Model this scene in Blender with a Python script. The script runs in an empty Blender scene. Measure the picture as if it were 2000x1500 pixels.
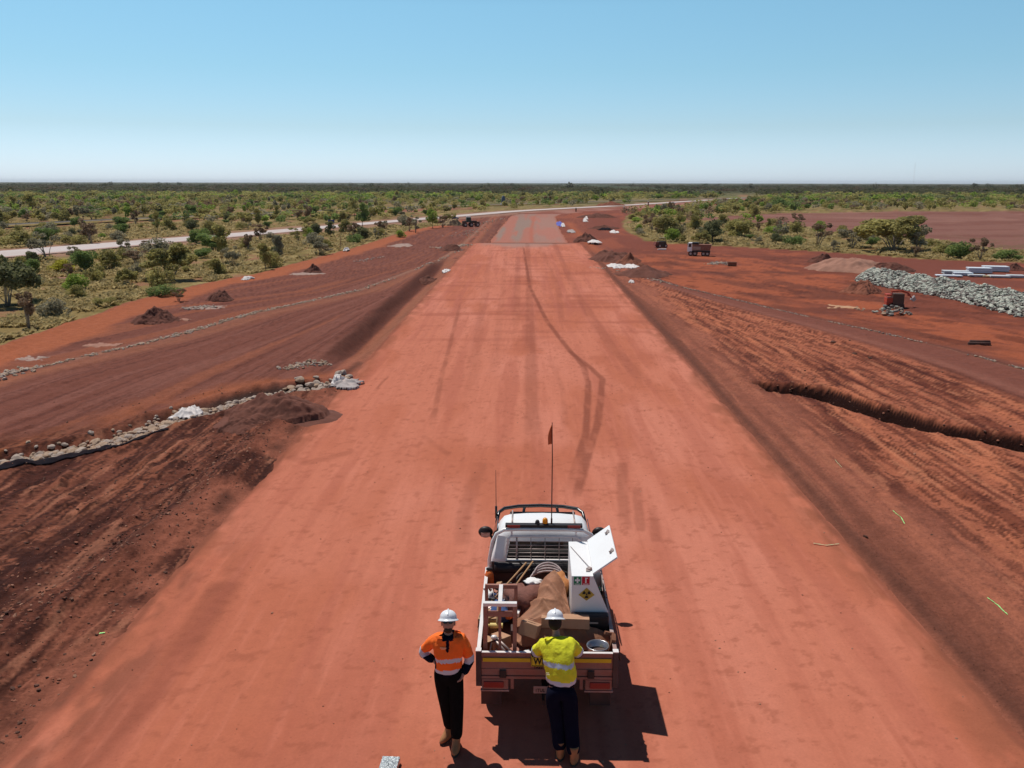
import bpy, bmesh, math, random
import numpy as np
from mathutils import Vector, Matrix, Euler
R = math.radians
scene = bpy.context.scene
COL = scene.collection

# ------------------------------------------------------------------ camera, sky, sun, exposure
FPX = 1720.0                       # focal length in pixels of the 2000 px wide photograph
PITCH = math.atan(393 / FPX)
YAW = math.atan(29 / FPX * math.cos(PITCH))
CAM_H = 6.8
cam_data = bpy.data.cameras.new('camera')
cam_data.sensor_width = 36.0
cam_data.lens = FPX / 2000 * 36
cam_data.clip_start = 0.1
cam_data.clip_end = 30000
camera = bpy.data.objects.new('camera', cam_data)
COL.objects.link(camera)
camera.location = (0, 0, CAM_H)
camera.rotation_euler = Euler((R(90) - PITCH, R(-0.1), YAW), 'XYZ')
scene.camera = camera

SUN_DIR = Vector((-0.30, 0.40, 1.0)).normalized()       # towards the sun
SUN_EL = math.asin(SUN_DIR.z)
SUN_AZ = math.atan2(SUN_DIR.x, SUN_DIR.y)
world = bpy.data.worlds.new('World')
scene.world = world
world.use_nodes = True
wn = world.node_tree
for n in list(wn.nodes): wn.nodes.remove(n)
wo = wn.nodes.new('ShaderNodeOutputWorld'); wb = wn.nodes.new('ShaderNodeBackground')
sky = wn.nodes.new('ShaderNodeTexSky')
sky.sky_type = 'NISHITA'; sky.sun_disc = False
sky.sun_elevation = SUN_EL; sky.sun_rotation = SUN_AZ
sky.altitude = 0; sky.air_density = 1.0; sky.dust_density = 0.3; sky.ozone_density = 1.6
wb.inputs['Strength'].default_value = 0.149
# the photograph's camera renders the sky cyan-blue above, pale blue low down: tint by height
tcw = wn.nodes.new('ShaderNodeTexCoord'); sep = wn.nodes.new('ShaderNodeSeparateXYZ'); rp = wn.nodes.new('ShaderNodeValToRGB')
wn.links.new(tcw.outputs['Generated'], sep.inputs[0]); wn.links.new(sep.outputs['Z'], rp.inputs[0])
cr_ = rp.color_ramp; cr_.elements.remove(cr_.elements[1])
for k_, (p_, c_) in enumerate(((0.0, (.63, .80, 1.25)), (.058, (.53, .65, .80)), (.117, (.51, .69, .75)), (.18, (.545, .755, .765)), (.42, (.12, .19, .25)))):
    e_ = cr_.elements[0] if k_ == 0 else cr_.elements.new(p_)
    e_.position = p_; e_.color = (*c_, 1)
mxw = wn.nodes.new('ShaderNodeVectorMath'); mxw.operation = 'MULTIPLY'
wn.links.new(sky.outputs[0], mxw.inputs[0]); wn.links.new(rp.outputs[0], mxw.inputs[1])
wn.links.new(mxw.outputs[0], wb.inputs['Color']); wn.links.new(wb.outputs[0], wo.inputs['Surface'])

sun_data = bpy.data.lights.new('sun', 'SUN')
sun_data.energy = 3.95; sun_data.angle = R(0.5); sun_data.color = (1.0, 0.955, 0.89)
sun = bpy.data.objects.new('sun', sun_data); COL.objects.link(sun)
sun.rotation_euler = SUN_DIR.to_track_quat('Z', 'Y').to_euler()
sun.location = (-30, 60, 100)

scene.view_settings.view_transform = 'Standard'
scene.view_settings.look = 'None'
scene.view_settings.gamma = 1.0
scene.view_settings.use_curve_mapping = False
scene.view_settings.exposure = 0.0
scene.render.engine = 'CYCLES'

rng = random.Random(7)
nrg = np.random.default_rng(11)

# ------------------------------------------------------------------ where a point of the photograph lies in the place
def ray(px, py):
    x = (px - 1000) / FPX; y = -(py - 750) / FPX
    d = (x, math.cos(PITCH) + y * math.sin(PITCH), -math.sin(PITCH) + y * math.cos(PITCH))
    c, s = math.cos(YAW), math.sin(YAW)
    return (c * d[0] - s * d[1], s * d[0] + c * d[1], d[2])
def G(px, py, z=0.0):
    d = ray(px, py); t = (z - CAM_H) / d[2]
    return (d[0] * t, d[1] * t, z)
def GY(px, py, Y):
    d = ray(px, py); t = Y / d[1]
    return (d[0] * t, Y, CAM_H + d[2] * t)
def XY(pts): return [G(*p)[:2] for p in pts]

# ------------------------------------------------------------------ noise
def _h(ix, iy, seed):
    h = (ix.astype(np.int64) * 374761393 + iy.astype(np.int64) * 668265263 + seed * 2147483647) & 0xffffffff
    h = ((h ^ (h >> 13)) * 1274126177) & 0xffffffff
    return ((h ^ (h >> 16)) & 0xffffff) / float(0xffffff)
def vn(x, y, seed=0):
    x = np.asarray(x, float); y = np.asarray(y, float)
    ix = np.floor(x); iy = np.floor(y); fx = x - ix; fy = y - iy
    fx = fx * fx * (3 - 2 * fx); fy = fy * fy * (3 - 2 * fy)
    a = _h(ix, iy, seed); b = _h(ix + 1, iy, seed); c = _h(ix, iy + 1, seed); d = _h(ix + 1, iy + 1, seed)
    return (a * (1 - fx) + b * fx) * (1 - fy) + (c * (1 - fx) + d * fx) * fy
def fbm(x, y, seed=0, o=4, g=0.5):
    s = 0; a = 1; t = 0
    for i in range(o):
        s = s + a * vn(x * 2 ** i + 17.3 * i, y * 2 ** i + 5.1 * i, seed + i); t += a; a *= g
    return s / t
def ss(x, a, b):
    t = np.clip((x - a) / (b - a), 0, 1); return t * t * (3 - 2 * t)
def dpoly(x, y, pts):
    """distance to a polyline and the running length of the nearest point (0..1)"""
    best = np.full(np.shape(x), 1e9); par = np.zeros(np.shape(x)); side = np.zeros(np.shape(x))
    L = [math.dist(pts[i], pts[i + 1]) for i in range(len(pts) - 1)]; T = sum(L); acc = 0
    for i in range(len(pts) - 1):
        ax, ay = pts[i]; bx, by = pts[i + 1]; dx = bx - ax; dy = by - ay
        t = np.clip(((x - ax) * dx + (y - ay) * dy) / (dx * dx + dy * dy + 1e-9), 0, 1)
        d = np.hypot(x - ax - t * dx, y - ay - t * dy)
        m = d < best
        best = np.where(m, d, best); par = np.where(m, (acc + t * L[i]) / T, par)
        side = np.where(m, np.sign((x - ax) * dy - (y - ay) * dx), side)
        acc += L[i]
    return best, par, side

# ------------------------------------------------------------------ materials
def srgb(r, g, b):
    f = lambda c: (c / 255 / 12.92) if c / 255 <= 0.04045 else ((c / 255 + 0.055) / 1.055) ** 2.4
    return (f(r), f(g), f(b))
MATS = {}
def mat(name, col=(.5, .5, .5), rough=.6, metal=0, var=.12, scale=6, bump=0.0, spec=.3, dust=0.0, attr=False, trans=0.0, emit=None, alpha=1):
    if name in MATS: return MATS[name]
    m = bpy.data.materials.new(name); m.use_nodes = True
    nt = m.node_tree; N = nt.nodes; L = nt.links
    b = N['Principled BSDF']; out = N['Material Output']
    b.inputs['Roughness'].default_value = rough; b.inputs['Metallic'].default_value = metal
    b.inputs['Specular IOR Level'].default_value = spec
    tc = N.new('ShaderNodeTexCoord')
    nz = N.new('ShaderNodeTexNoise'); nz.inputs['Scale'].default_value = scale; nz.inputs['Detail'].default_value = 5
    L.new(tc.outputs['Object'], nz.inputs['Vector'])
    mr = N.new('ShaderNodeMapRange'); mr.inputs[1].default_value = .25; mr.inputs[2].default_value = .75
    mr.inputs[3].default_value = 1 - var; mr.inputs[4].default_value = 1 + var
    L.new(nz.outputs['Fac'], mr.inputs[0])
    vm = N.new('ShaderNodeVectorMath'); vm.operation = 'SCALE'
    if attr:
        at = N.new('ShaderNodeAttribute'); at.attribute_name = 'Col'; L.new(at.outputs['Color'], vm.inputs[0])
    else:
        vm.inputs[0].default_value = col
    L.new(mr.outputs[0], vm.inputs['Scale'])
    src = vm.outputs[0]
    if dust > 0:
        n2 = N.new('ShaderNodeTexNoise'); n2.inputs['Scale'].default_value = scale * .6; n2.inputs['Detail'].default_value = 6
        L.new(tc.outputs['Object'], n2.inputs['Vector'])
        m2 = N.new('ShaderNodeMapRange'); m2.inputs[1].default_value = .35; m2.inputs[2].default_value = .7
        m2.inputs[3].default_value = dust * .35; m2.inputs[4].default_value = dust
        L.new(n2.outputs['Fac'], m2.inputs[0])
        mx = N.new('ShaderNodeMix'); mx.data_type = 'RGBA'
        L.new(m2.outputs[0], mx.inputs[0]); L.new(src, mx.inputs[6]); mx.inputs[7].default_value = (.36, .12, .075, 1)
        src = mx.outputs[2]
    L.new(src, b.inputs['Base Color'])
    if bump > 0:
        bp = N.new('ShaderNodeBump'); bp.inputs['Strength'].default_value = bump; bp.inputs['Distance'].default_value = .02
        n3 = N.new('ShaderNodeTexNoise'); n3.inputs['Scale'].default_value = scale * 4; n3.inputs['Detail'].default_value = 4
        L.new(tc.outputs['Object'], n3.inputs['Vector']); L.new(n3.outputs['Fac'], bp.inputs['Height'])
        L.new(bp.outputs[0], b.inputs['Normal'])
    if trans > 0:
        tr = N.new('ShaderNodeBsdfTranslucent'); L.new(src, tr.inputs['Color'])
        ms = N.new('ShaderNodeMixShader'); ms.inputs[0].default_value = trans
        L.new(b.outputs[0], ms.inputs[1]); L.new(tr.outputs[0], ms.inputs[2]); L.new(ms.outputs[0], out.inputs['Surface'])
    MATS[name] = m
    return m

def earth_mat(name, fine=22, speck=.5, bump=.5, var=.16, streak=0.0):
    """dirt: colour of the zones from 'Col', grain and pebbles added in metres"""
    m = bpy.data.materials.new(name); m.use_nodes = True
    nt = m.node_tree; N = nt.nodes; L = nt.links; b = N['Principled BSDF']
    b.inputs['Roughness'].default_value = .95; b.inputs['Specular IOR Level'].default_value = .08
    tc = N.new('ShaderNodeTexCoord'); at = N.new('ShaderNodeAttribute'); at.attribute_name = 'Col'
    def noise(sc, det=6, rough=.6):
        n = N.new('ShaderNodeTexNoise'); n.inputs['Scale'].default_value = sc; n.inputs['Detail'].default_value = det
        n.inputs['Roughness'].default_value = rough; L.new(tc.outputs['Object'], n.inputs['Vector']); return n.outputs['Fac']
    def rng_(src, a, b_, c, d):
        r = N.new('ShaderNodeMapRange'); L.new(src, r.inputs[0])
        for i, v in enumerate((a, b_, c, d)): r.inputs[i + 1].default_value = v
        return r.outputs[0]
    def mul(a, b_):
        n = N.new('ShaderNodeMath'); n.operation = 'MULTIPLY'; L.new(a, n.inputs[0]); L.new(b_, n.inputs[1]); return n.outputs[0]
    f1 = rng_(noise(fine), .3, .7, 1 - var, 1 + var)
    f2 = rng_(noise(fine * .18, 5), .3, .7, 1 - var * .8, 1 + var * .8)
    k = mul(f1, f2)
    vo = N.new('ShaderNodeTexVoronoi'); vo.inputs['Scale'].default_value = 9; vo.inputs['Randomness'].default_value = 1
    L.new(tc.outputs['Object'], vo.inputs['Vector'])
    peb = rng_(vo.outputs['Distance'], .06, .16, 1 - speck, 1.0)
    k = mul(k, peb)
    vm = N.new('ShaderNodeVectorMath'); vm.operation = 'SCALE'; L.new(at.outputs['Color'], vm.inputs[0]); L.new(k, vm.inputs['Scale'])
    L.new(vm.outputs[0], b.inputs['Base Color'])
    bp = N.new('ShaderNodeBump'); bp.inputs['Strength'].default_value = bump; bp.inputs['Distance'].default_value = .05
    L.new(noise(fine * .6, 8, .7), bp.inputs['Height']); L.new(bp.outputs[0], b.inputs['Normal'])
    return m

# ------------------------------------------------------------------ mesh helpers
def tag(o, label=None, cat=None, group=None, kind=None):
    if label: o['label'] = label
    if cat: o['category'] = cat
    if group: o['group'] = group
    if kind: o['kind'] = kind
    return o
def empty(name, loc, label=None, cat=None, group=None, rz=0, scale=1):
    o = bpy.data.objects.new(name, None); COL.objects.link(o)
    o.location = loc; o.rotation_euler = (0, 0, rz); o.scale = (scale,) * 3; o.empty_display_size = .2
    return tag(o, label, cat, group)
def link(name, me, parent=None, loc=None):
    o = bpy.data.objects.new(name, me); COL.objects.link(o)
    if parent: o.parent = parent
    if loc is not None: o.location = loc
    return o
def np_mesh(name, verts, quads, col=None, smooth=True, mats=(), face_mat=None, tris=False):
    me = bpy.data.meshes.new(name)
    verts = np.asarray(verts, np.float32).reshape(-1, 3); quads = np.asarray(quads, np.int32)
    k = 3 if tris else 4
    me.vertices.add(len(verts)); me.vertices.foreach_set('co', verts.ravel())
    nf = len(quads); me.loops.add(nf * k); me.loops.foreach_set('vertex_index', quads.ravel())
    me.polygons.add(nf); me.polygons.foreach_set('loop_start', np.arange(nf, dtype=np.int32) * k)
    me.polygons.foreach_set('loop_total', np.full(nf, k, np.int32))
    me.polygons.foreach_set('use_smooth', np.full(nf, smooth, bool))
    for m in mats: me.materials.append(m)
    if face_mat is not None: me.polygons.foreach_set('material_index', np.asarray(face_mat, np.int32))
    if col is not None:
        a = me.color_attributes.new('Col', 'FLOAT_COLOR', 'POINT')
        c = np.ones((len(verts), 4), np.float32); c[:, :3] = col; a.data.foreach_set('color', c.ravel())
    me.update(calc_edges=True)
    return me
def grid_faces(nr, nc):
    i = np.arange((nr - 1) * (nc - 1)); r = i // (nc - 1); c = i % (nc - 1); a = r * nc + c
    return np.stack([a, a + 1, a + nc + 1, a + nc], 1)

class MB:
    """collects shapes in world metres; build() links them as one mesh"""
    def __init__(s): s.v = []; s.f = []; s.m = []; s.mi = 0
    def use(s, i): s.mi = i; return s
    def add(s, vs, fs):
        o = len(s.v); s.v += [tuple(p) for p in vs]; s.f += [tuple(o + i for i in f) for f in fs]; s.m += [s.mi] * len(fs); return s
    def box(s, c, d, rot=None, taper=1.0):
        x, y, z = d[0] / 2, d[1] / 2, d[2] / 2
        vs = []
        for k in (-1, 1):
            t = taper if k > 0 else 1
            for a, b in ((-1, -1), (1, -1), (1, 1), (-1, 1)): vs.append(Vector((a * x * t, b * y * t, k * z)))
        if rot is not None:
            M = Euler(rot).to_matrix(); vs = [M @ v for v in vs]
        vs = [v + Vector(c) for v in vs]
        return s.add(vs, [(0, 3, 2, 1), (4, 5, 6, 7), (0, 1, 5, 4), (1, 2, 6, 5), (2, 3, 7, 6), (3, 0, 4, 7)])
    def bx(s, x0, x1, y0, y1, z0, z1): return s.box(((x0 + x1) / 2, (y0 + y1) / 2, (z0 + z1) / 2), (x1 - x0, y1 - y0, z1 - z0))
    def tube(s, pts, r, n=8, close=False, cap=True):
        pts = [Vector(p) for p in pts]; rr = r if hasattr(r, '__len__') else [r] * len(pts)
        rings = []
        up = Vector((0, 0, 1)); prev = None
        for i, p in enumerate(pts):
            a = pts[i - 1] if i > 0 else (pts[-1] if close else p); b = pts[i + 1] if i < len(pts) - 1 else (pts[0] if close else p)
            t = (b - a).normalized()
            if prev is None:
                u = t.cross(up)
                if u.length < .05: u = t.cross(Vector((1, 0, 0)))
            else: u = prev - t * prev.dot(t)
            if u.length < 1e-6: u = t.orthogonal()
            u.normalize(); prev = u; w = t.cross(u)
            rings.append([p + (u * math.cos(2 * math.pi * k / n) + w * math.sin(2 * math.pi * k / n)) * rr[i] for k in range(n)])
        vs = [v for r_ in rings for v in r_]; fs = []
        m = len(rings)
        for i in range(m if close else m - 1):
            j = (i + 1) % m
            for k in range(n): fs.append((i * n + k, i * n + (k + 1) % n, j * n + (k + 1) % n, j * n + k))
        if cap and not close: fs.append(tuple(range(n))[::-1]); fs.append(tuple((m - 1) * n + k for k in range(n)))
        return s.add(vs, fs)
    def cyl(s, c, r, h, n=20, axis='z', r2=None, cap=True):
        ax = {'x': Vector((1, 0, 0)), 'y': Vector((0, 1, 0)), 'z': Vector((0, 0, 1))}[axis] if isinstance(axis, str) else Vector(axis).normalized()
        c = Vector(c); return s.tube([c - ax * h / 2, c + ax * h / 2], [r, r if r2 is None else r2], n, cap=cap)
    def lathe(s, c, prof, n=24, sx=1, sy=1, tilt=None):
        vs = []; M = Euler(tilt).to_matrix() if tilt else Matrix.Identity(3); c = Vector(c)
        for r, z in prof:
            for k in range(n):
                a = 2 * math.pi * k / n; vs.append(c + M @ Vector((r * sx * math.cos(a), r * sy * math.sin(a), z)))
        fs = [(i * n + k, i * n + (k + 1) % n, (i + 1) * n + (k + 1) % n, (i + 1) * n + k) for i in range(len(prof) - 1) for k in range(n)]
        return s.add(vs, fs)
    def prism(s, pts, vec):
        n = len(pts); pts = [Vector(p) for p in pts]; vec = Vector(vec)
        vs = pts + [p + vec for p in pts]
        fs = [tuple(range(n)), tuple(range(2 * n - 1, n - 1, -1))] + [(i, i + n, (i + 1) % n + n, (i + 1) % n) for i in range(n)]
        return s.add(vs, fs)
    def ell(s, c, r, n=12, m=8, rot=None, jit=0, seed=0):
        vs = []; fs = []; M = Euler(rot).to_matrix() if rot else Matrix.Identity(3); q = random.Random(seed); c = Vector(c)
        for i in range(m + 1):
            ph = math.pi * i / m
            for k in range(n):
                a = 2 * math.pi * k / n; j = 1 + q.uniform(-jit, jit)
                vs.append(c + M @ Vector((r[0] * math.sin(ph) * math.cos(a) * j, r[1] * math.sin(ph) * math.sin(a) * j, r[2] * math.cos(ph) * j)))
        for i in range(m):
            for k in range(n): fs.append((i * n + k, (i + 1) * n + k, (i + 1) * n + (k + 1) % n, i * n + (k + 1) % n))
        return s.add(vs, fs)
    def build(s, name, mats, parent=None, smooth=False, bevel=0, sub=0, local=False):
        me = bpy.data.meshes.new(name)
        off = Vector((0, 0, 0)) if (parent is None or local) else parent_world(parent)
        me.from_pydata([tuple(Vector(v) - off) for v in s.v], [], s.f)
        if not isinstance(mats, (list, tuple)): mats = [mats]
        for m in mats: me.materials.append(m)
        me.polygons.foreach_set('material_index', s.m)
        me.polygons.foreach_set('use_smooth', [smooth] * len(s.f))
        me.validate(); me.update()
        bm = bmesh.new(); bm.from_mesh(me)
        bmesh.ops.remove_doubles(bm, verts=bm.verts, dist=1e-5)
        bmesh.ops.recalc_face_normals(bm, faces=bm.faces); bm.to_mesh(me); bm.free()
        o = link(name, me, parent)
        if bevel:
            b = o.modifiers.new('bevel', 'BEVEL'); b.width = bevel; b.segments = 2; b.limit_method = 'ANGLE'; b.angle_limit = R(35)
        if sub:
            b = o.modifiers.new('sub', 'SUBSURF'); b.levels = sub; b.render_levels = sub
        return o
def parent_world(p):
    off = Vector((0, 0, 0))
    while p is not None: off += Vector(p.location); p = p.parent
    return off

# ================================================================== THE GROUND
ROAD_W = 6.15
def ip(Y, t): t = sorted(t); return np.interp(Y, [a for a, b in t], [b for a, b in t])
VEG_L = [(-400, -22.5), (0, -22.4), (36, -22.2), (50, -22.9), (60, -22.0), (66.5, -20.5), (78.6, -19.5), (95.8, -18.2), (130.5, -17.1), (152, -13), (175, -15)]
ROCK_L = [(-100, -22), (20, -20.5), (30.7, -19.0), (33.8, -17.7), (39.5, -15.9), (46.5, -14.4), (56.1, -10.9), (69.4, -9.2), (76.2, -7.9), (100, -7.2), (200, -7)]
ROCK_R = [(-100, 26), (10, 21), (24, 19.5), (32.5, 18.6), (36.8, 17.8), (41.5, 16.3), (49.3, 13.5), (59.2, 10.4), (67.7, 8.9), (90, 9.0), (125, 9.6), (170, 12), (215, 18), (260, 36)]
HWY = [(-30, -88), (60, -60), (83.7, -50.2), (95.4, -45.9), (118, -37.5), (141, -29.8), (166.7, -20.9), (190, -12.5), (218.2, -2.2), (240, 9), (272.4, 27.5), (320, 51), (372.6, 76), (420, 100)]
RAIL = [(80, -100), (133.9, -79.7), (153, -72.2), (173.2, -62.6), (225.7, -38.5), (278.1, -4.6), (298.8, 12.1), (360, 62), (420, 110)]
VEG_R = [(60, 75), (66, 60), (72, 50), (78.6, 43.7), (82.2, 36.4), (86.9, 33.5), (91.5, 30), (98.9, 21.5), (103, 16), (108, 14.4), (131, 14.3), (160, 17), (194, 21.7), (215, 29), (260, 48), (330, 80), (420, 130)]
DRAIN = [(-22, 6.5)] + XY([(0, 905), (200, 868), (340, 818), (400, 802), (520, 768), (690, 748)])
DRAIN[0] = (DRAIN[1][0] - 3.2, DRAIN[1][1] - 3.4)
TRENCH = XY([(1462, 742), (1530, 756), (1600, 764), (1700, 796), (1820, 829), (2000, 862)]) + [(18, 17.5)]
WINDROW = [(-8.9, 6), (-8.0, 12.1), (-7.4, 14), (-7.05, 18.1), (-7.2, 23.3), (-7.0, 25.5)]

def ridge(x, c, w): return np.exp(-((x - c) / w) ** 2)
def left_s(x, Y): return (x + ROAD_W) / (ip(Y, ROCK_L) + ROAD_W)          # 0 at the road edge, 1 at the left rock line
def right_s(x, Y): return (x - ROAD_W) / (ip(Y, ROCK_R) - ROAD_W)

def height(x, Y):
    z = np.zeros(np.shape(x))
    out = ss(np.abs(x), ROAD_W - .25, ROAD_W + .5)
    near = 1 - ss(Y, 90, 160)
    rough = fbm(x * 2.2, Y * 2.2, 5, 5, .6) - .5
    z = z + out * near * .07 * rough
    sl = left_s(x, Y); sr = right_s(x, Y)
    L = ss(-x, ROAD_W, ROAD_W + .6) * near; Rr = ss(x, ROAD_W, ROAD_W + .6) * near
    z = z + L * .10 * (fbm(sl * 26, Y * .09, 21, 4, .6) - .5)
    z = z + Rr * .13 * (1 - ss(Y, 55, 75)) * (fbm(sr * 24, Y * .10, 31, 4, .62) - .5)
    hf = (1 - ss(Y, 40, 70))
    z = z + L * hf * .045 * (fbm(sl * 70, Y * .5, 23, 4, .65) - .5) + Rr * hf * .05 * (fbm(sr * 60, Y * .45, 33, 4, .65) - .5)
    z = z + L * (1 - ss(Y, 26, 34)) * .035 * (fbm(sl * 150, Y * 1.3, 26, 4, .7) - .5) + L * (1 - ss(Y, 26, 34)) * .05 * np.maximum(0, fbm(x * 8, Y * 5, 27, 4, .7) - .5)
    z = z + L * hf * .10 * np.maximum(0, fbm(x * 4.2, Y * 1.8, 24, 4, .7) - .52) * 2 * (fbm(x * .5, Y * .2, 25, 3) > .42)
    # loose windrow along the left shoulder and the clods beyond it
    d, p, sd = dpoly(x, Y, WINDROW)
    z = z + np.exp(-(d / .45) ** 2) * (.10 + .22 * fbm(x * 1.1, Y * .6, 41, 4)) * (1 - ss(Y, 25, 27))
    fore = L * (1 - ss(Y, 23, 29))
    z = z + fore * .16 * np.maximum(0, fbm(x * 1.3 + Y * .15, Y * .45, 44, 5, .6) - .47) * 2
    # left table drain, deep between 32 m and 78 m
    k = ss(Y, 31, 38) * (1 - ss(Y, 72, 82))
    c = -7.35 + .25 * (fbm(Y * .1, Y * 0 + 3, 9, 2) - .5)
    t = x - c
    prof = np.where(t < 0, 1 - ss(-t, .05, .75), 1 - ss(t, .1, 1.15))
    z = z - k * .40 * prof * (1 + .15 * rough)
    z = z + k * .12 * ridge(x, -8.35, .35)
    # rock lined drain across the left shoulder
    d, p, sd = dpoly(x, Y, DRAIN)
    z = z - .16 * (1 - ss(d, .25, .75)) * ss(p, 0, .02)
    z = z + .10 * np.exp(-((d - .85) / .22) ** 2) * (.5 + fbm(x * 2, Y * 2, 3)) * (x < -6.4)
    # trench on the right
    d, p, sd = dpoly(x, Y, TRENCH)
    w = .18 + .50 * ss(p, 0, .12) + .30 * (fbm(x * .8, Y * .8, 77, 3) - .5)
    z = z - .80 * (1 - ss(d, w * .15, w * 1.25)) * ss(p, 0, .05) + .16 * (fbm(x * 2.5, Y * 2.5, 78, 3, .55) - .5) * (1 - ss(d, .6, 1.1))
    # right shoulder lip
    z = z + (.05 + .05 * fbm(x * 2, Y * .8, 14)) * ridge(x, 6.55, .16) * near
    z = z + .05 * ridge(x, 7.3, .2) * near * fbm(x, Y * .3, 19)
    # scrub country
    veg = np.maximum(1 - ss(x, ip(Y, VEG_L) - .6, ip(Y, VEG_L) + .3), ss(x, ip(Y, VEG_R) - .3, ip(Y, VEG_R) + .6) * ss(Y, 78, 90))
    z = z + veg * (.25 * (fbm(x * .35, Y * .35, 61, 4) - .45)) * (1 - ss(Y, 150, 400))
    z = z + .16 * ridge(x, ip(Y, VEG_L) + .25, .35) * fbm(x, Y * .4, 62) * (1 - ss(Y, 100, 160))
    # the road formation lies in a shallow tray of the ground sheet
    inside = (np.abs(x) < ROAD_W + .4)
    zr = -.05 + .05 * ss(np.abs(x) + .35 * (fbm(x * 1.5, Y * 1.2, 81, 4) - .5), ROAD_W - .15, ROAD_W + .08)
    z = np.where((np.abs(x) < ROAD_W + .1) & (Y < 205), np.where(np.abs(x) < ROAD_W - .6, -.05, np.minimum(zr, .006) + np.maximum(z, 0) * ss(np.abs(x), ROAD_W - .2, ROAD_W + .1)), z)
    return z

def C(r, g, b, k=.9): c = srgb(r, g, b); return np.array([c[0] * k, c[1] * k, c[2] * k])
def colour(x, Y):
    n = len(x); c = np.empty((n, 3))
    def lay(cc, m): c[:] = c * (1 - m[:, None]) + np.asarray(cc) * m[:, None]
    big = fbm(x * .18, Y * .09, 101, 4); mid = fbm(x * .8, Y * .5, 102, 4); fine = fbm(x * 3.5, Y * 3.5, 103, 4, .6)
    wob = (fbm(x * .5, Y * .3, 104, 4) - .5)
    sl = left_s(x, Y); sr = right_s(x, Y)
    strl = fbm(sl * 30, Y * .07, 105, 5, .6); strl2 = fbm(sl * 75, Y * .16, 115, 4, .6)
    strr = fbm(sr * 26, Y * .09, 106, 5, .62); strr2 = fbm(sr * 70, Y * .2, 116, 4, .6)
    # far country
    c[:] = C(130, 116, 78)
    lay(C(140, 124, 84), ss(fbm(x * .05, Y * .02, 107, 4), .45, .62))
    lay(C(92, 96, 52), ss(fbm(x * .09, Y * .04, 108, 4), .5, .7) * .8)
    lay(C(160, 112, 84), ss(fbm(x * .12, Y * .05, 109, 4), .62, .74) * .8)
    far = ss(Y, 430, 800)
    lay(C(74, 78, 50), far)
    # scrub floor in front: dry grass over red soil
    nearveg = (1 - ss(Y, 200, 340))
    lay(C(138, 116, 68), nearveg * .9)
    lay(C(160, 138, 88), nearveg * ss(fbm(x * .6, Y * .35, 110, 5, .6), .5, .68) * .8)
    lay(C(112, 98, 50), nearveg * ss(fbm(x * .9, Y * .5, 111, 5, .6), .52, .66) * .8)
    lay(C(152, 104, 78), nearveg * ss(fbm(x * .45, Y * .25, 112, 5, .6), .6, .72) * .8)
    # everything cleared: left works, right works
    vl = ip(Y, VEG_L); vr = ip(Y, VEG_R); hw = ip(Y, HWY)
    ragged = .5 * (fbm(x * 1.4, Y * .7, 113, 4) - .5)
    clearL = ss(x, vl - .12 + ragged, vl + .12 + ragged)
    clearR = np.where(Y < 66, 1.0, 1 - ss(x, vr - .25 + ragged * 2, vr + .25 + ragged * 2))
    hwside = np.where(Y > 150, ss(x, hw - 5, hw - 3.5), 1.0)
    w = clearL * clearR * hwside * (1 - ss(Y, 400, 430))
    base = C(124, 72, 58)
    lay(base, w)
    # LEFT of the road
    left = w * (x < 0); right = w * (x > 0)
    lay(C(136, 84, 70), left * ss(strl, .5, .66) * .7)
    lay(C(98, 54, 44), left * ss(strl2, .52, .68) * .7)
    lay(C(150, 86, 60), left * ss(fbm(sl * 9, Y * .05, 120, 4), .56, .66) * .7)
    ob = ss(x, vl - .1 + ragged, vl + .2) * (1 - ss(x, vl + 1.9 + wob * 1.6, vl + 2.8 + wob * 1.6)) * (Y < 165)
    lay(C(168, 93, 60), left * ob)
    lay(C(150, 88, 66), left * ss(x, vl - .5, vl) * (1 - ss(x, vl + .15, vl + .4)) * (fine > .5))
    rl = ip(Y, ROCK_L)
    lay(C(158, 98, 72), left * ridge(x, rl + .9, .6) * .6 * (Y > 25))
    lay(C(160, 120, 100), left * ridge(x, rl, .22) * .6)
    # orange run of soil just above the rock lined drain
    d, p, sd = dpoly(x, Y, DRAIN)
    lay(C(158, 88, 56), left * np.exp(-((d - 1.3) / .8) ** 2) * (sd < 0) * ss(mid, .3, .6) * .9)
    lay(C(70, 50, 44), left * (1 - ss(d, .45, .75)))
    # foreground shoulder: dark, loose
    fore = left * (1 - ss(Y + (x + 6) * -.9, 28, 31))
    lay(C(112, 62, 46), fore * .9)
    lay(C(148, 86, 62), fore * ss(fbm(sl * 26, Y * .10, 121, 5, .6), .5, .64) * .8)
    lay(C(74, 38, 30), fore * ss(fbm(sl * 34, Y * .2, 122, 5, .62), .5, .62) * .85)
    lay(C(58, 30, 24), fore * ss(fbm(sl * 90, Y * .9, 127, 4, .65), .54, .66) * .75)
    lay(C(50, 25, 20), fore * ss(fbm(sl * 190, Y * 1.6, 151, 4, .7), .56, .64) * .8)
    lay(C(60, 30, 24), fore * ss(fbm(x * 9, Y * 6, 152, 4, .7), .60, .68) * ss(mid, .45, .6) * .85)
    lay(C(158, 96, 72), fore * ss(fbm(sl * 150 + 7, Y * 1.1, 153, 4, .7), .62, .70) * .6)
    lay(C(176, 112, 84), fore * ss(fbm(sl * 60 + 3, Y * .5, 128, 4, .65), .60, .70) * .6)
    lay(C(160, 92, 52), fore * ss(fbm(sl * 16, Y * .12, 123, 4, .6), .6, .7) * .6 * ss(-x, 9, 10))
    dw, pw, sw = dpoly(x, Y, WINDROW)
    lay(C(66, 34, 28), fore * np.exp(-(dw / .55) ** 2) * ss(mid + .3 * fine, .45, .75))
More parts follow.
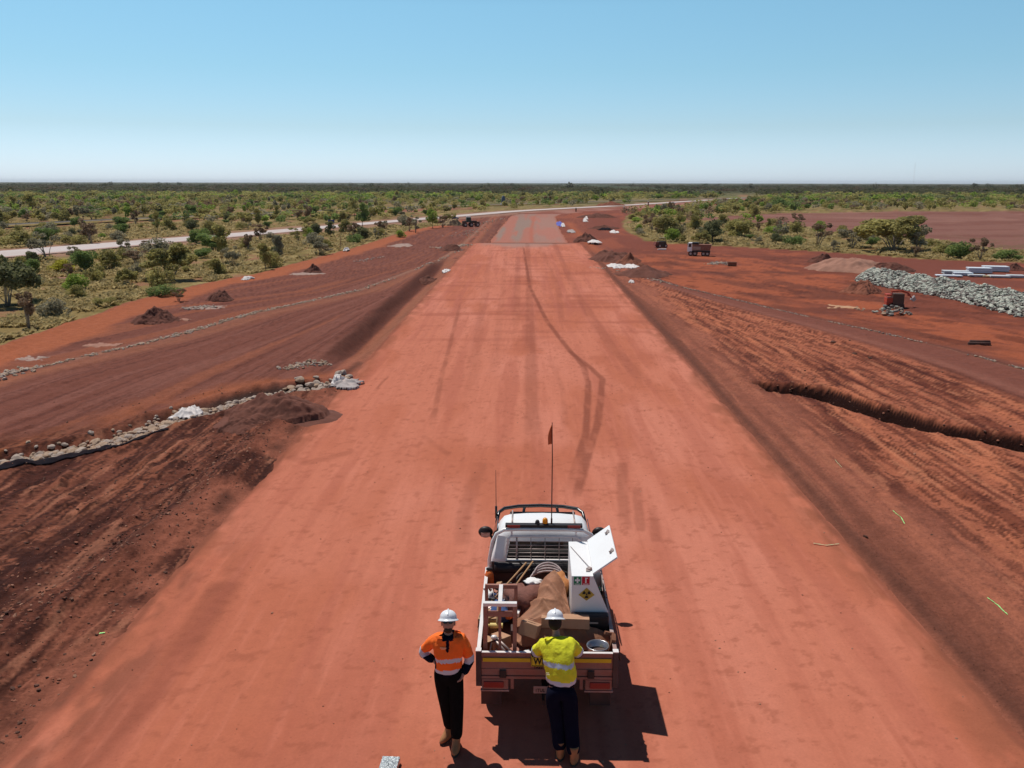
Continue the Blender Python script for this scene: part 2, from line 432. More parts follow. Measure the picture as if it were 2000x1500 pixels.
    lay(C(62, 33, 28), fore * np.exp(-((x + 9.2 + .05 * (Y - 12)) / 1.0) ** 2) * (1 - ss(Y, 14, 19)) * ss(fine, .35, .55))
    # strip along the road edge, left
    e = left * ss(-x, ROAD_W - .3, ROAD_W) * (1 - ss(-x, ROAD_W + .5 + wob, ROAD_W + 1.3 + wob))
    lay(C(166, 96, 72), e * .85 * ss(mid + .2 * fine, .35, .6))
    lay(C(104, 60, 46), e * ridge(x, -6.55 + wob * .5, .22) * ss(mid, .4, .6))
    # table drain
    k = ss(Y, 31, 38) * (1 - ss(Y, 74, 84)) * left
    lay(C(104, 60, 48), k * ss(x, -8.3, -8.0) * (1 - ss(x, -7.4, -7.2)))
    lay(C(150, 92, 68), k * ss(x, -7.3, -7.0) * (1 - ss(x, -6.3, -6.1)) * .8)
    # RIGHT of the road
    lay(C(172, 97, 68), right * (1 - ss(sr, .72, .80)) * .95)
    lay(C(194, 112, 76), right * (1 - ss(sr, .70, .78)) * ss(strr, .5, .62) * .8)
    lay(C(112, 56, 40), right * (1 - ss(sr, .72, .8)) * ss(strr2, .5, .64) * .8)
    lay(C(92, 44, 34), right * (1 - ss(sr, .72, .8)) * ss(fbm(sr * 18, Y * .16, 126, 5, .62), .56, .68) * .75)
    lay(C(74, 34, 26), right * (1 - ss(sr, .72, .8)) * ss(fbm(sr * 110, Y * .8, 136, 4, .65), .55, .66) * .7)
    lay(C(64, 28, 22), right * (1 - ss(sr, .72, .8)) * (1 - ss(Y, 40, 60)) * ss(fbm(x * 7 + Y * 2, Y * 5 - x * 2, 154, 5, .7), .58, .68) * .6)
    lay(C(200, 124, 88), right * (1 - ss(sr, .72, .8)) * ss(fbm(sr * 80 + 9, Y * .45, 137, 4, .65), .60, .70) * .55)
    lay(C(160, 94, 72), right * (1 - ss(x, 7.6 + wob * 2, 9.2 + wob * 2)) * .7)
    lay(C(118, 68, 52), right * (1 - ss(x, 6.9, 7.8)) * ss(strr, .4, .6) * .7)
    lay(C(100, 60, 48), right * ridge(x, 6.45, .14) * .8)
    band = right * ss(sr, .76, .8) * (1 - ss(sr, 1.0, 1.04))
    lay(C(128, 74, 60), band)
    lay(C(146, 90, 74), band * ridge(sr, .82, .03) * .7)
    lay(C(96, 52, 42), right * ridge(sr, .775 + .01 * wob, .008) * .8 * ss(mid, .3, .6))
    lay(C(84, 46, 36), right * ridge(sr, 1.012, .014) * (Y < 66) * .7)
    lay(C(160, 110, 88), right * ridge(sr, 1.0, .006) * .5)
    # orange pad beyond the right rock line
    pad = right * ss(sr, 1.03, 1.1) * (Y < 105)
    lay(C(132, 70, 52), pad * .9)
    al = x * .954 + Y * .30; bl = Y * .954 - x * .30
    lay(C(168, 88, 56), pad * ss(fbm(al * .30, bl * .13, 130, 5, .6) + .12 * (1 - ss(x, 24, 30)) * (1 - ss(Y, 66, 90)), .46, .66) * (1 - ss(x, 26, 36)) * .95)
    lay(C(112, 60, 46), pad * ss(fbm(x * .16 + Y * .05, Y * .45 + x * .14, 131, 5, .62), .54, .66) * .7)
    lay(C(112, 62, 48), pad * ss(fbm(al * .4, bl * .15, 138, 5, .6), .48, .68) * .8)
    lay(C(90, 46, 36), pad * ss(fbm(al * 1.2, bl * .45, 139, 5, .62), .54, .70) * .6)
    back = right * ss(x, ip(Y, [(40, 30), (54, 29), (64, 28.5), (70, 25), (80, 23), (100, 30)]) , ip(Y, [(40, 31), (54, 30), (64, 30), (70, 27), (80, 27), (100, 36)]))
    lay(C(128, 70, 56), back * (Y > 30) * .9)
    lay(C(156, 84, 58), back * ss(fbm(x * .1, Y * .2, 133, 4), .55, .65) * .7)
    # far right works
    fr = right * ss(Y, 82, 100)
    lay(C(132, 70, 54), fr * .8)
    lay(C(160, 86, 60), fr * ss(fbm(x * .3, Y * .06, 134, 4), .5, .62) * .6)
    lay(C(178, 96, 58), right * ridge(x, 7.2, .6) * ss(Y, 84, 95) * (1 - ss(Y, 150, 170)) * .6)
    # big cleared pad on the right, beyond the strip of scrub
    cx = ip(Y, [(60, 90), (84, 56), (96, 50), (108, 51), (131, 44), (150, 45), (170, 34), (178, 30), (186, 40), (205, 53), (223, 90), (236, 145), (240, 300)])
    cl = ss(x, cx - .6 + ragged * 2, cx + .6 + ragged * 2) * ss(Y, 84 - (x - 50) * .28, 88 - (x - 50) * .28) * (1 - ss(Y, 222, 238)) * (x > 0)
    lay(C(138, 92, 80), cl)
    lay(C(152, 106, 92), cl * ss(fbm(x * .05, Y * .12, 140, 4), .5, .6) * .7 * ss(Y, 120, 150))
    lay(C(122, 74, 62), cl * ss(fbm(x * .09, Y * .2, 141, 4), .52, .64) * .7)
    lay(C(112, 92, 62), cl * (1 - ss(Y, 98, 132)) * ss(fbm(x * .3, Y * .3, 142, 4), .42, .56) * .55)
    # red track between the scrub strips and red verge by the railway
    rt = ridge(Y, 172 + .02 * (x - 20), 3.5) * ss(x, 22, 25) * (1 - ss(x, 60, 64))
    lay(C(132, 84, 72), rt)
    rl2 = ip(Y, RAIL)
    lay(C(150, 94, 74), ss(x, rl2 + 2, rl2 + 4) * (1 - ss(x, rl2 + 16, rl2 + 19)) * ss(Y, 176, 190) * (1 - ss(Y, 236, 250)) * .9)
    lay(C(156, 100, 76), ss(x, rl2 + 1, rl2 + 2) * (1 - ss(x, rl2 + 5, rl2 + 7)) * (Y < 300) * ss(fbm(x * .1, Y * .05, 143, 3), .35, .5) * .8)
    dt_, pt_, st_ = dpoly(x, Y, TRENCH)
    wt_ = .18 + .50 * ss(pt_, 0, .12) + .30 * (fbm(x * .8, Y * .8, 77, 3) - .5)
    lay(C(46, 22, 17), right * (1 - ss(dt_ + .12 * (mid - .5), wt_ * .95, wt_ * 1.15)) * ss(pt_, 0, .04))  # the trench's shade, painted near-black into the soil colour
    # verges of the highway
    hv = np.abs(x - hw)
    lay(C(160, 118, 98), (1 - ss(hv, 6.2, 8.2)) * (Y < 420) * (Y > 60) * .8)
    g_ = c.mean(1)[:, None]; c[:] = c * .93 + g_ * .07
    return np.clip(c, .004, 1)

def ground_rows():
    ys = [6.0]
    while ys[-1] < 14000:
        y = ys[-1]; ys.append(y + max(.03, y * y / 6200 * (1.0 if y < 300 else 2.2)))
        if y > 14000: break
    back = [-300, -150, -80, -40, -20, -10, -4, 0, 2, 3.5, 4.5, 5.3]
    return np.array(back + ys)
ys = ground_rows(); NC = 900
u = np.linspace(-1, 1, NC)
half = np.where(ys < 0, 36 - ys * 2.2, np.maximum(36, ys * 2.0 + 16))
u = .36 * u + .64 * np.sign(u) * np.abs(u) ** 5
X = u[None, :] * half[:, None]; Yg = np.repeat(ys[:, None], NC, 1)
X = X.ravel(); Yg = Yg.ravel()
Z = height(X, Yg)
gm = earth_mat('ground_mat', fine=16, speck=.5, bump=.9)
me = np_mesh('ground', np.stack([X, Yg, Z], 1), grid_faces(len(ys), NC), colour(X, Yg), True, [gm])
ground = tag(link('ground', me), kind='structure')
del X, Yg, Z

def height1(x, y): return float(height(np.array([x], float), np.array([y], float))[0])

# ------------------------------------------------------------------ the new red road
TR = []       # wheel tracks: polyline, width, darkness
def tr(pix, w, k): TR.append((XY(pix), w, k))
tr([(1012, 500), (1010, 600), (1008, 640)], .25, .35)
tr([(1030, 470), (1034, 560), (1037, 700), (1041, 850), (1038, 930)], .26, .5)
tr([(1022, 480), (1035, 560), (1070, 630), (1110, 680), (1140, 715), (1150, 750), (1145, 850), (1120, 930), (1100, 985)], .13, .95)
tr([(1105, 680), (1150, 715), (1178, 740), (1168, 830), (1145, 900), (1125, 980)], .13, .9)
tr([(1080, 470), (1130, 580), (1190, 670), (1240, 725), (1272, 770)], .3, .35)
tr([(1070, 690), (1100, 760), (1105, 840)], .12, .2)
tr([(1215, 900), (1220, 1010), (1225, 1040)], .15, .5)
tr([(1245, 950), (1252, 1040)], .12, .5)
tr([(1275, 990), (1285, 1060)], .12, .4)
tr([(960, 480), (940, 620), (915, 800)], .25, .22)
tr([(940, 900), (910, 1000), (905, 1070)], .2, .35)
tr([(900, 590), (878, 680), (862, 740), (845, 830)], .10, .6)
tr([(735, 760), (760, 735)], .05, .6)
tr([(825, 850), (850, 870), (880, 890)], .12, .45)
tr([(990, 480), (975, 640), (960, 760)], .2, .2)
tr([(1055, 480), (1090, 560), (1100, 640)], .2, .28)
tr([(1150, 480), (1200, 560), (1230, 600)], .12, .25)
tr([(450, 1130), (380, 1240), (300, 1350), (200, 1440), (120, 1520)], .32, .6)
tr([(560, 890), (600, 905), (700, 880)], .2, .35)
ry = np.array([4.5]); L_ = [4.5]
while L_[-1] < 102.6: L_.append(L_[-1] + max(.035, L_[-1] ** 2 / 6200))
L_[-1] = 102.6
ry = np.array(L_); nc = 330
uu = np.linspace(-1, 1, nc)
edge = ROAD_W + .12 + .10 * (fbm(ry * .8, ry * 0, 91, 4) - .5)
edgeR = ROAD_W + .12 + .10 * (fbm(ry * .8, ry * 0, 92, 4) - .5)
# ends of the sheet taper a little, as rolled
X = np.where(uu[None, :] < 0, uu[None, :] * edge[:, None], uu[None, :] * edgeR[:, None]).ravel(); Yr = np.repeat(ry[:, None], nc, 1).ravel()
cr = np.empty((len(X), 3)); cr[:] = C(194, 114, 88)
def layr(cc, m):
    global cr
    cr = cr * (1 - m[:, None]) + np.asarray(cc) * m[:, None]
layr(C(202, 123, 99), ss(fbm(X * .35, Yr * .12, 201, 4), .45, .65) * .8)
layr(C(182, 102, 74), ss(fbm(X * .5, Yr * .16, 202, 4), .48, .66) * .8)
layr(C(176, 98, 76), ss(fbm(X * 1.6, Yr * .10, 203, 4), .55, .7) * .55)
layr(C(184, 96, 66), ss(fbm(X * .3, Yr * .3, 208, 5, .6), .5, .66) * (1 - ss(Yr, 9, 20)) * .15)
layr(C(160, 86, 66), ss(fbm(X * .25, Yr * 1.3, 204, 4), .6, .72) * ss(Yr, 26, 50) * .6)
layr(C(172, 96, 80), ss(fbm(X * 2.5, Yr * .05, 205, 3), .55, .7) * ss(Yr, 20, 60) * .35)
layr(C(150, 86, 62), ss(np.abs(X) + .6 * (fbm(X * 1.2, Yr * .5, 206, 4) - .5), 5.5, 6.2) * ss(fbm(X * 2.5, Yr * 1.2, 216, 4), .3, .6) * .85)
layr(C(128, 74, 56), ss(np.abs(X) + .2 * (fbm(X * 2, Yr * 1.1, 217, 4) - .5), 6.08, 6.2) * .7)
layr(C(122, 72, 56), ss(-X, 4.6, 6.0) * ss(fbm(X * 1.2, Yr * .4, 209, 5, .6), .5, .64) * (1 - ss(Yr, 12, 19)) * .7)
cr = cr * .95 + cr.mean(1)[:, None] * .05
layr(C(168, 94, 74), ss(fbm(X * 9, Yr * .55, 221, 4, .65), .52, .72) * .24)
layr(C(212, 132, 108), ss(fbm(X * 7 + 4, Yr * .4, 222, 4, .65), .56, .74) * .2)
layr(C(150, 84, 64), ss(fbm(X * 5, Yr * 5, 223, 4, .7), .60, .72) * .4)
gj = ss(Yr + 10 * (fbm(X * .9, Yr * .15, 231, 4) - .5) - 2 * np.abs(X + 1.5) / 3, 92, 101)
layr(C(160, 126, 114), gj * ss(5.6 - np.abs(X), 0, 1) * .85)
tread = .5 + .5 * np.sin(Yr * 24 + 5 * fbm(X * 1, Yr * 1, 9))
for pl, wd, kk in TR:
    d, p, sd = dpoly(X + .05 * (fbm(X * 3, Yr * 1.5, 207, 3) - .5), Yr, pl)
    m = (1 - ss(d, wd * .5, wd * 1.2)) * kk * (.45 + .55 * ss(fbm(X * 3, Yr * .9, 211, 4), .25, .5)) * ss(p, 0, .06) * (1 - ss(p, .94, 1)) * (.9 + .1 * tread)
    layr(C(128, 70, 54), m * .8)
rm = earth_mat('compacted_road_mat', fine=26, speck=.16, bump=.16, var=.06)
Zr = .004 + .012 * (fbm(X * .8, Yr * .5, 210, 3) - .5)
me = np_mesh('dirt_road', np.stack([X, Yr, Zr], 1), grid_faces(len(ry), nc), np.clip(cr * 1.04, .01, 1), True, [rm])
tag(link('dirt_road', me), kind='structure')

# ------------------------------------------------------------------ strips: grey gravel section, haul road, highway, railway bank
def strip(name, pts, wl, wr, z, colfn, m, step=2.0, nw=14, rag=.15):
    P = [Vector((a, b)) for a, b in pts]
    # Catmull-Rom resample
    out = []
    for i in range(len(P) - 1):
        p0 = P[max(i - 1, 0)]; p1 = P[i]; p2 = P[i + 1]; p3 = P[min(i + 2, len(P) - 1)]
        n = max(2, int((p2 - p1).length / step))
        for k in range(n):
            t = k / n
            out.append(.5 * ((2 * p1) + (p2 - p0) * t + (2 * p0 - 5 * p1 + 4 * p2 - p3) * t * t + (3 * p1 - p0 - 3 * p2 + p3) * t ** 3))
    out.append(P[-1]); n = len(out); vs = []; cs = []
    for i, p in enumerate(out):
        a = out[max(i - 1, 0)]; b = out[min(i + 1, n - 1)]; t = (b - a).normalized(); nn = Vector((t.y, -t.x))
        f = i / (n - 1)
        lw = wl(f) if callable(wl) else wl; rw = wr(f) if callable(wr) else wr
        for k in range(nw):
            q = k / (nw - 1); o = -lw + (lw + rw) * q
            if k in (0, nw - 1): o += rng.uniform(-rag, rag)
            vs.append((p.x + nn.x * o, p.y + nn.y * o, z + (.03 if 0 < k < nw - 1 else -.03)))
            cs.append((p.x, p.y, q, f))
    vs = np.array(vs); cs = np.array(cs)
    me = np_mesh(name, vs, grid_faces(n, nw), colfn(vs[:, 0], vs[:, 1], cs[:, 2], cs[:, 3]), True, [m])
    return tag(link(name, me), kind='structure')
def col_grey(x, y, q, f):
    c = np.empty((len(x), 3)); c[:] = C(150, 124, 112)
    m = ss(fbm(x * .8, y * .04, 301, 4), .45, .6)[:, None]; c[:] = c * (1 - m) + C(172, 112, 96) * m
    m = (ss(q, .42, .70) * .5)[:, None]; c[:] = c * (1 - m) + C(176, 120, 106) * m
    m = (ridge(q, .53, .03) * .7)[:, None]; c[:] = c * (1 - m) + C(176, 98, 76) * m
    m = ((1 - ss(q, .0, .05) + ss(q, .95, 1)) * .8)[:, None]; c[:] = c * (1 - m) + C(170, 100, 76) * m
    m = ((1 - ss(f, .0, .07)) * .45)[:, None]; c[:] = c * (1 - m) + C(176, 112, 92) * m
    m = (ss(f, .55, 1) * .5)[:, None]; c[:] = c * (1 - m) + C(160, 112, 98) * m
    return c
rm2 = earth_mat('gravel_road_mat', fine=10, speck=.1, bump=.15, var=.08)
strip('gravel_road', [(0.3, 102.65), (.4, 130), (.9, 160), (1.4, 185), (3.2, 200)], lambda f: 4.5 + .2 * f, 4.6, .012, col_grey, rm2, nw=40)
def col_haul(x, y, q, f):
    c = np.empty((len(x), 3)); c[:] = C(160, 112, 98)
    m = ss(fbm(x * .3, y * .1, 302, 4), .45, .6)[:, None]; c[:] = c * (1 - m) + C(140, 84, 70) * m
    return c
strip('haul_road', [(3.3, 200.5), (7, 211), (17, 231), (35, 262), (56, 305), (78, 352), (100, 400)], lambda f: 6 - 2 * f, lambda f: 5 - 1.5 * f, .02, col_haul, rm2)
def col_hwy(x, y, q, f):
    c = np.empty((len(x), 3)); c[:] = C(204, 192, 188)
    m = ((1 - ss(q, .04, .1)) + ss(q, .9, .96))[:, None] * .8; c[:] = c * (1 - m) + C(170, 130, 116) * m
    m = (ss(fbm(x * .2, y * .2, 303, 3), .4, .7) * .25)[:, None]; c[:] = c * (1 - m) + C(180, 160, 150) * m
    return c
strip('highway', [(b, a) for a, b in HWY[1:]], lambda f: 4.3 - 2.0 * min(1, f / .22), lambda f: 4.3 - 2.0 * min(1, f / .22), .10, col_hwy, rm2, nw=24)
def col_rail(x, y, q, f):
    c = np.empty((len(x), 3)); c[:] = C(70, 68, 64)
    m = ((1 - ss(q, .25, .4)) * .9)[:, None]; c[:] = c * (1 - m) + C(58, 54, 50) * m
    m = (ss(q, .7, .9) * .9)[:, None]; c[:] = c * (1 - m) + C(140, 128, 118) * m
    return c
strip('railway_bank', [(b, a) for a, b in RAIL], 2.4, 1.6, .5, col_rail, rm2, nw=8, step=6)

# ================================================================== VEGETATION
leaf_m = mat('foliage_mat', rough=.7, var=.18, scale=1.5, attr=True, trans=.45, spec=.15)
bark_m = mat('bark_mat', (.15, .11, .085), rough=.9, var=.3, scale=8)
bark_pale = mat('pale_bark_mat', (.34, .27, .22), rough=.9, var=.3, scale=8)
def leaf_cloud(q, clusters, n, ls, c0, c1, flat=.0, elong=1.6):
    """n leaf clumps (quads) spread over and through ellipsoid clusters; colour differs clump to clump"""
    w = np.array([c[3] * c[4] for c in clusters]); w = w / w.sum()
    idx = q.choice(len(clusters), n, p=w); cl = np.array(clusters)[idx]
    d = q.normal(size=(n, 3)); d /= np.linalg.norm(d, axis=1)[:, None]
    r = q.uniform(.55, 1.05, n) ** .7
    # broken surface
    pos = cl[:, :3] + d * r[:, None] * np.stack([cl[:, 3], cl[:, 3], cl[:, 4]], 1)
    nrm = d * .6 + q.normal(size=(n, 3)) * .6; nrm /= np.linalg.norm(nrm, axis=1)[:, None]
    a = np.cross(nrm, q.normal(size=(n, 3))); a /= np.linalg.norm(a, axis=1)[:, None] + 1e-9
    b = np.cross(nrm, a); s = ls * q.uniform(.55, 1.3, n)[:, None]
    a = a * s * elong * .5; b = b * s * .5
    v = np.stack([pos - a, pos - b * .9, pos + a, pos + b * .9], 1).reshape(-1, 3)
    cc = q.uniform(0, 1, len(clusters))[idx] * .6 + q.uniform(0, 1, n) * .4
    col = np.asarray(c0)[None] * (1 - cc[:, None]) + np.asarray(c1)[None] * cc[:, None]
    f = np.arange(n * 4).reshape(-1, 4)
    return v, f, np.repeat(col, 4, 0)
def bush_clusters(q, kind):
    cl = []
    if kind == 'dome':        # crown on several stems
        for i in range(26):
            a = q.uniform(0, 6.28); r = .40 * q.uniform(.0, 1) ** .6; dome_ = math.sqrt(max(0, 1 - (r / .44) ** 2)); z = .27 + .60 * dome_ * q.uniform(.35, 1.0)
            cl.append((r * math.cos(a), r * math.sin(a), z, q.uniform(.09, .15), q.uniform(.08, .13)))
    elif kind == 'round':
        for i in range(13):
            a = q.uniform(0, 6.28); r = q.uniform(0, .30); z = q.uniform(.2, .78) - r * .3
            cl.append((r * math.cos(a), r * math.sin(a), z, q.uniform(.13, .22), q.uniform(.11, .2)))
    elif kind == 'sparse':
        for i in range(11):
            a = q.uniform(0, 6.28); r = q.uniform(.05, .38); z = q.uniform(.35, .9)
            cl.append((r * math.cos(a), r * math.sin(a), z, q.uniform(.07, .13), q.uniform(.06, .12)))
    elif kind == 'tall':
        for i in range(14):
            z = q.uniform(.3, .92); rr = .28 * math.sin(min(1, (1.05 - z) * 1.8) * 1.57); a = q.uniform(0, 6.28); r = q.uniform(0, rr)
            cl.append((r * math.cos(a), r * math.sin(a), z, q.uniform(.09, .17), q.uniform(.07, .12)))
    else:                     # low
        for i in range(12):
            a = q.uniform(0, 6.28); r = q.uniform(0, .36)
            cl.append((r * math.cos(a), r * math.sin(a), q.uniform(.18, .6) * (1.1 - r), q.uniform(.12, .2), q.uniform(.14, .24)))
    return cl
def stems_mb(q, cl, kind):
    mb = MB(); n = {'dome': 8, 'round': 4, 'sparse': 9, 'tall': 2, 'low': 3}[kind]
    pick = sorted(range(len(cl)), key=lambda i: -cl[i][2])[:n] if kind in ('tall',) else [int(i) for i in q.choice(len(cl), min(n, len(cl)), replace=False)]
    for i in pick:
        x, y, z = cl[i][:3]; bx, by = q.uniform(-.035, .035, 2)
        mid = (bx * .5 + x * .35 + q.uniform(-.02, .02), by * .5 + y * .35, z * .5)
        r = q.uniform(.008, .013) * (.8 if kind == 'dome' else 1)
        mb.tube([(bx, by, -.05), mid, (x * .85, y * .85, z * .9), (x, y, z + .03)], [r, r * .75, r * .45, r * .2], 5)
    return mb
PAL = {  # (dark, light) real foliage colours
    'olive': ((0.221, 0.195, 0.072), (0.520, 0.455, 0.156)),
    'green': ((0.111, 0.163, 0.052), (0.299, 0.377, 0.111)),
    'bright': ((0.169, 0.247, 0.039), (0.429, 0.520, 0.104)),
    'yellow': ((0.390, 0.364, 0.039), (0.676, 0.598, 0.078)),
    'grey': ((0.195, 0.176, 0.117), (0.429, 0.384, 0.254)),
    'brown': ((0.195, 0.124, 0.078), (0.377, 0.260, 0.163)),
    'dark': ((0.111, 0.117, 0.055), (0.260, 0.260, 0.117)),
}
PROTO = {}
def proto(kind, pal, var):
    key = (kind, pal, var)
    if key in PROTO: return PROTO[key]
    q = np.random.default_rng(abs(hash(kind + pal)) % 1000 * 0 + sum(map(ord, kind + pal)) * 10 + var)
    cl = bush_clusters(q, kind)
    n = {'dome': 4200, 'round': 2600, 'sparse': 1000, 'tall': 1700, 'low': 1700}[kind]
    v, f, c = leaf_cloud(q, cl, n, .045, *PAL[pal])
    cm = np_mesh('crown', v, f, c, False, [leaf_m])
    mb = stems_mb(q, cl, kind)
    tm = bpy.data.meshes.new('trunk'); tm.from_pydata([tuple(p) for p in mb.v], [], mb.f)
    tm.materials.append(bark_pale if kind in ('dome', 'sparse') else bark_m)
    tm.polygons.foreach_set('use_smooth', [True] * len(mb.f)); tm.update()
    PROTO[key] = (cm, tm); return PROTO[key]
KNAME = {'dome': 'tree', 'tall': 'tree', 'round': 'shrub', 'low': 'shrub', 'sparse': 'shrub'}
def plant(x, y, w, h, kind, pal, var, label, group=None, z=None):
    cm, tm = proto(kind, pal, var)
    t = empty('dryland_' + KNAME[kind], (x, y, height1(x, y) if z is None else z), label, KNAME[kind], group, rng.uniform(0, 6.28))
    t.scale = (w, w, h)
    link('crown', cm, t); link('trunk', tm, t)
    return t
def plant_px(px, py, wpx, hpx, kind, pal, var, label, group=None):
    x, y, _ = G(px, py); s = y * 1.03 / FPX
    return plant(x, y, wpx * s * 1.22, hpx * s * 1.14, kind, pal, var, label, group, z=min(0, height1(x, y)))
HAND = [
 (18, 600, 108, 92, 'dome', 'dark', 0, 'large dark bushy tree cut by the left edge of the photo'),
 (57, 642, 62, 62, 'sparse', 'brown', 0, 'thin brown twiggy shrub standing in dry grass at far left'),
 (63, 528, 34, 36, 'round', 'dark', 1, 'small dark green round shrub left of the yellow bush'),
 (92, 508, 62, 50, 'sparse', 'grey', 1, 'grey straggly shrub with dark stems against the white highway'),
 (122, 533, 46, 32, 'low', 'yellow', 0, 'bright yellow-green low bush in the left scrub'),
 (166, 534, 54, 50, 'round', 'green', 0, 'full green rounded bush right beside the yellow bush'),
 (214, 528, 52, 40, 'round', 'olive', 0, 'olive bush touching the full green rounded bush'),
 (140, 508, 30, 24, 'sparse', 'grey', 2, 'small grey shrub behind the full green rounded bush'),
 (242, 498, 42, 34, 'sparse', 'grey', 0, 'grey-green open shrub in front of the highway'),
 (312, 497, 58, 36, 'low', 'grey', 0, 'wide grey-green shrub hiding part of the white highway'),
 (268, 520, 52, 28, 'sparse', 'brown', 1, 'low brown twiggy shrub left of the many-stemmed tree'),
 (335, 548, 92, 66, 'dome', 'olive', 0, 'spreading olive tree with many thin pale stems left of the road'),
 (325, 580, 56, 30, 'low', 'green', 0, 'low green bush just in front of the many-stemmed tree'),
 (350, 590, 30, 22, 'sparse', 'brown', 2, 'reddish thin shrub right of the low green bush'),
 (178, 478, 58, 46, 'sparse', 'brown', 3, 'brown bare-looking tree just beyond the highway at left'),
 (150, 480, 48, 26, 'low', 'olive', 1, 'olive low bush beyond the highway beside the brown tree'),
 (40, 482, 76, 34, 'low', 'olive', 2, 'broad olive bush beyond the highway near the left edge'),
 (90, 470, 46, 30, 'sparse', 'grey', 3, 'grey shrub beyond the highway near the left edge'),
 (308, 460, 18, 40, 'tall', 'olive', 0, 'slim upright tree between highway and railway'),
 (418, 490, 56, 34, 'round', 'green', 1, 'dense green shrub in front of a darker tree by the highway'),
 (412, 462, 42, 28, 'round', 'olive', 1, 'dark olive tree standing on the far verge of the highway'),
 (424, 540, 40, 34, 'round', 'olive', 2, 'round olive bush alone on the grass near the track'),
 (546, 512, 40, 44, 'tall', 'grey', 0, 'tall open grey-green sapling near the orange track'),
 (584, 474, 38, 26, 'sparse', 'olive', 0, 'thin olive shrub in front of the highway, mid left'),
 (612, 480, 44, 30, 'low', 'grey', 1, 'grey-green spreading shrub before the highway, mid left'),
 (646, 468, 26, 34, 'tall', 'dark', 0, 'dark upright tree beneath the blue road sign'),
 (698, 476, 36, 22, 'low', 'green', 1, 'green low bush beside the orange track, mid left'),
 (708, 448, 34, 44, 'tall', 'green', 1, 'taller green tree on the far side of the highway bend'),
 (745, 458, 34, 22, 'sparse', 'brown', 0, 'brown shrub between green tree and works'),
 (782, 464, 24, 15, 'low', 'bright', 0, 'bright green small bush at the edge of the orange track'),
 (800, 452, 22, 26, 'sparse', 'brown', 4, 'brown dead-looking shrub beside the bright green small bush'),
 (812, 455, 24, 24, 'sparse', 'grey', 4, 'grey shrub near the end of the orange track'),
 (845, 446, 32, 34, 'tall', 'bright', 0, 'bright green tree beside the parked machines'),
 (865, 444, 26, 20, 'sparse', 'brown', 5, 'brown shrub between bright green tree and machines'),
 (1302, 462, 52, 42, 'round', 'olive', 3, 'olive bush at the near end of the right scrub strip'),
 (1272, 450, 36, 28, 'sparse', 'brown', 6, 'brown twiggy shrub at the tip of the right scrub strip'),
 (1388, 472, 58, 44, 'round', 'dark', 0, 'dark round tree just behind the tipper truck'),
 (1442, 462, 56, 36, 'round', 'olive', 4, 'olive rounded bush behind the rubble heap'),
 (1512, 458, 50, 20, 'low', 'bright', 1, 'bright yellow-green low hedge-like bush in right scrub'),
 (1556, 444, 32, 24, 'sparse', 'brown', 7, 'small red-brown tree at the edge of the cleared pad'),
 (1598, 478, 52, 38, 'sparse', 'brown', 8, 'brown twiggy tree left of the big spreading tree'),
 (1548, 478, 42, 24, 'low', 'green', 2, 'green low bush left of the brown twiggy tree'),
 (1664, 484, 56, 36, 'sparse', 'grey', 5, 'grey-brown shrub next to the big spreading tree'),
 (1744, 489, 118, 66, 'dome', 'olive', 2, 'big spreading yellow-green tree above the right works'),
 (1792, 492, 60, 48, 'sparse', 'grey', 6, 'grey darker tree tucked behind the big spreading tree'),
 (1872, 502, 62, 36, 'low', 'green', 3, 'green leafy thicket right of the big spreading tree'),
 (1915, 505, 46, 40, 'sparse', 'brown', 9, 'brown thin shrub above the white culvert stacks'),
 (1840, 496, 52, 24, 'low', 'olive', 3, 'olive low bush between big tree and green thicket'),
 (1968, 506, 60, 22, 'low', 'green', 4, 'low green bush near the right edge above the culverts'),
 (1472, 426, 26, 26, 'round', 'olive', 5, 'round olive tree on the far edge of the cleared pad'),
 (1522, 410, 48, 26, 'round', 'green', 4, 'larger green tree beyond the red cleared pad'),
 (1290, 418, 44, 16, 'round', 'dark', 2, 'dark row of shrubs by the far haul road'),
]
taken = []
for a in HAND:
    plant_px(*a); x, y, _ = G(a[0], a[1]); taken.append((x, y, a[2] * y / FPX * .5))

def is_veg(x, Y):
    if Y < 34: return x < -23.2
    hw = ip(Y, HWY); rl = ip(Y, RAIL)
    if abs(x - hw) < 6.5 + (1.5 if Y > 120 else 0): return False
    if abs(x - rl) < 2.5 + .03 * Y: return False
    if Y > 425: return True
    if x < hw: 
        if 186 < Y < 240 and rl + 2 < x < rl + 17: return False
        return True
    vl = ip(Y, VEG_L) - .35
    if Y < 165 and x < vl: return True
    vr = ip(Y, VEG_R) + .8
    if Y > 64 and x > vr:
        cx = ip(Y, [(60, 90), (84, 56), (96, 50), (108, 51), (131, 44), (150, 45), (170, 34), (178, 30), (186, 40), (205, 53), (223, 90), (236, 145), (240, 300)])
        if x > cx - 1 and 88 - (x - 50) * .28 < Y < 232: return False
        if abs(Y - 172) < 5 and x > 22: return False
        return True
    return False
WHERE = lambda x, Y: ('beyond the railway at left' if x < ip(Y, RAIL) else 'between railway and highway') if x < ip(Y, HWY) else ('on the grassy strip left of the works' if x < 0 else 'in the scrub right of the works')
cand = [('round', 'green'), ('round', 'olive'), ('low', 'olive'), ('sparse', 'brown'), ('sparse', 'grey'), ('low', 'grey'), ('round', 'dark'), ('low', 'bright'), ('tall', 'olive'), ('dome', 'olive')]
wts = [3, 5, 5, 3, 3, 3, 2, 1.2, 1.5, 1]
SHAPE = {'round': 'rounded', 'low': 'low spreading', 'sparse': 'thin twiggy', 'tall': 'upright', 'dome': 'flat-topped'}
count = 0; tries = 0
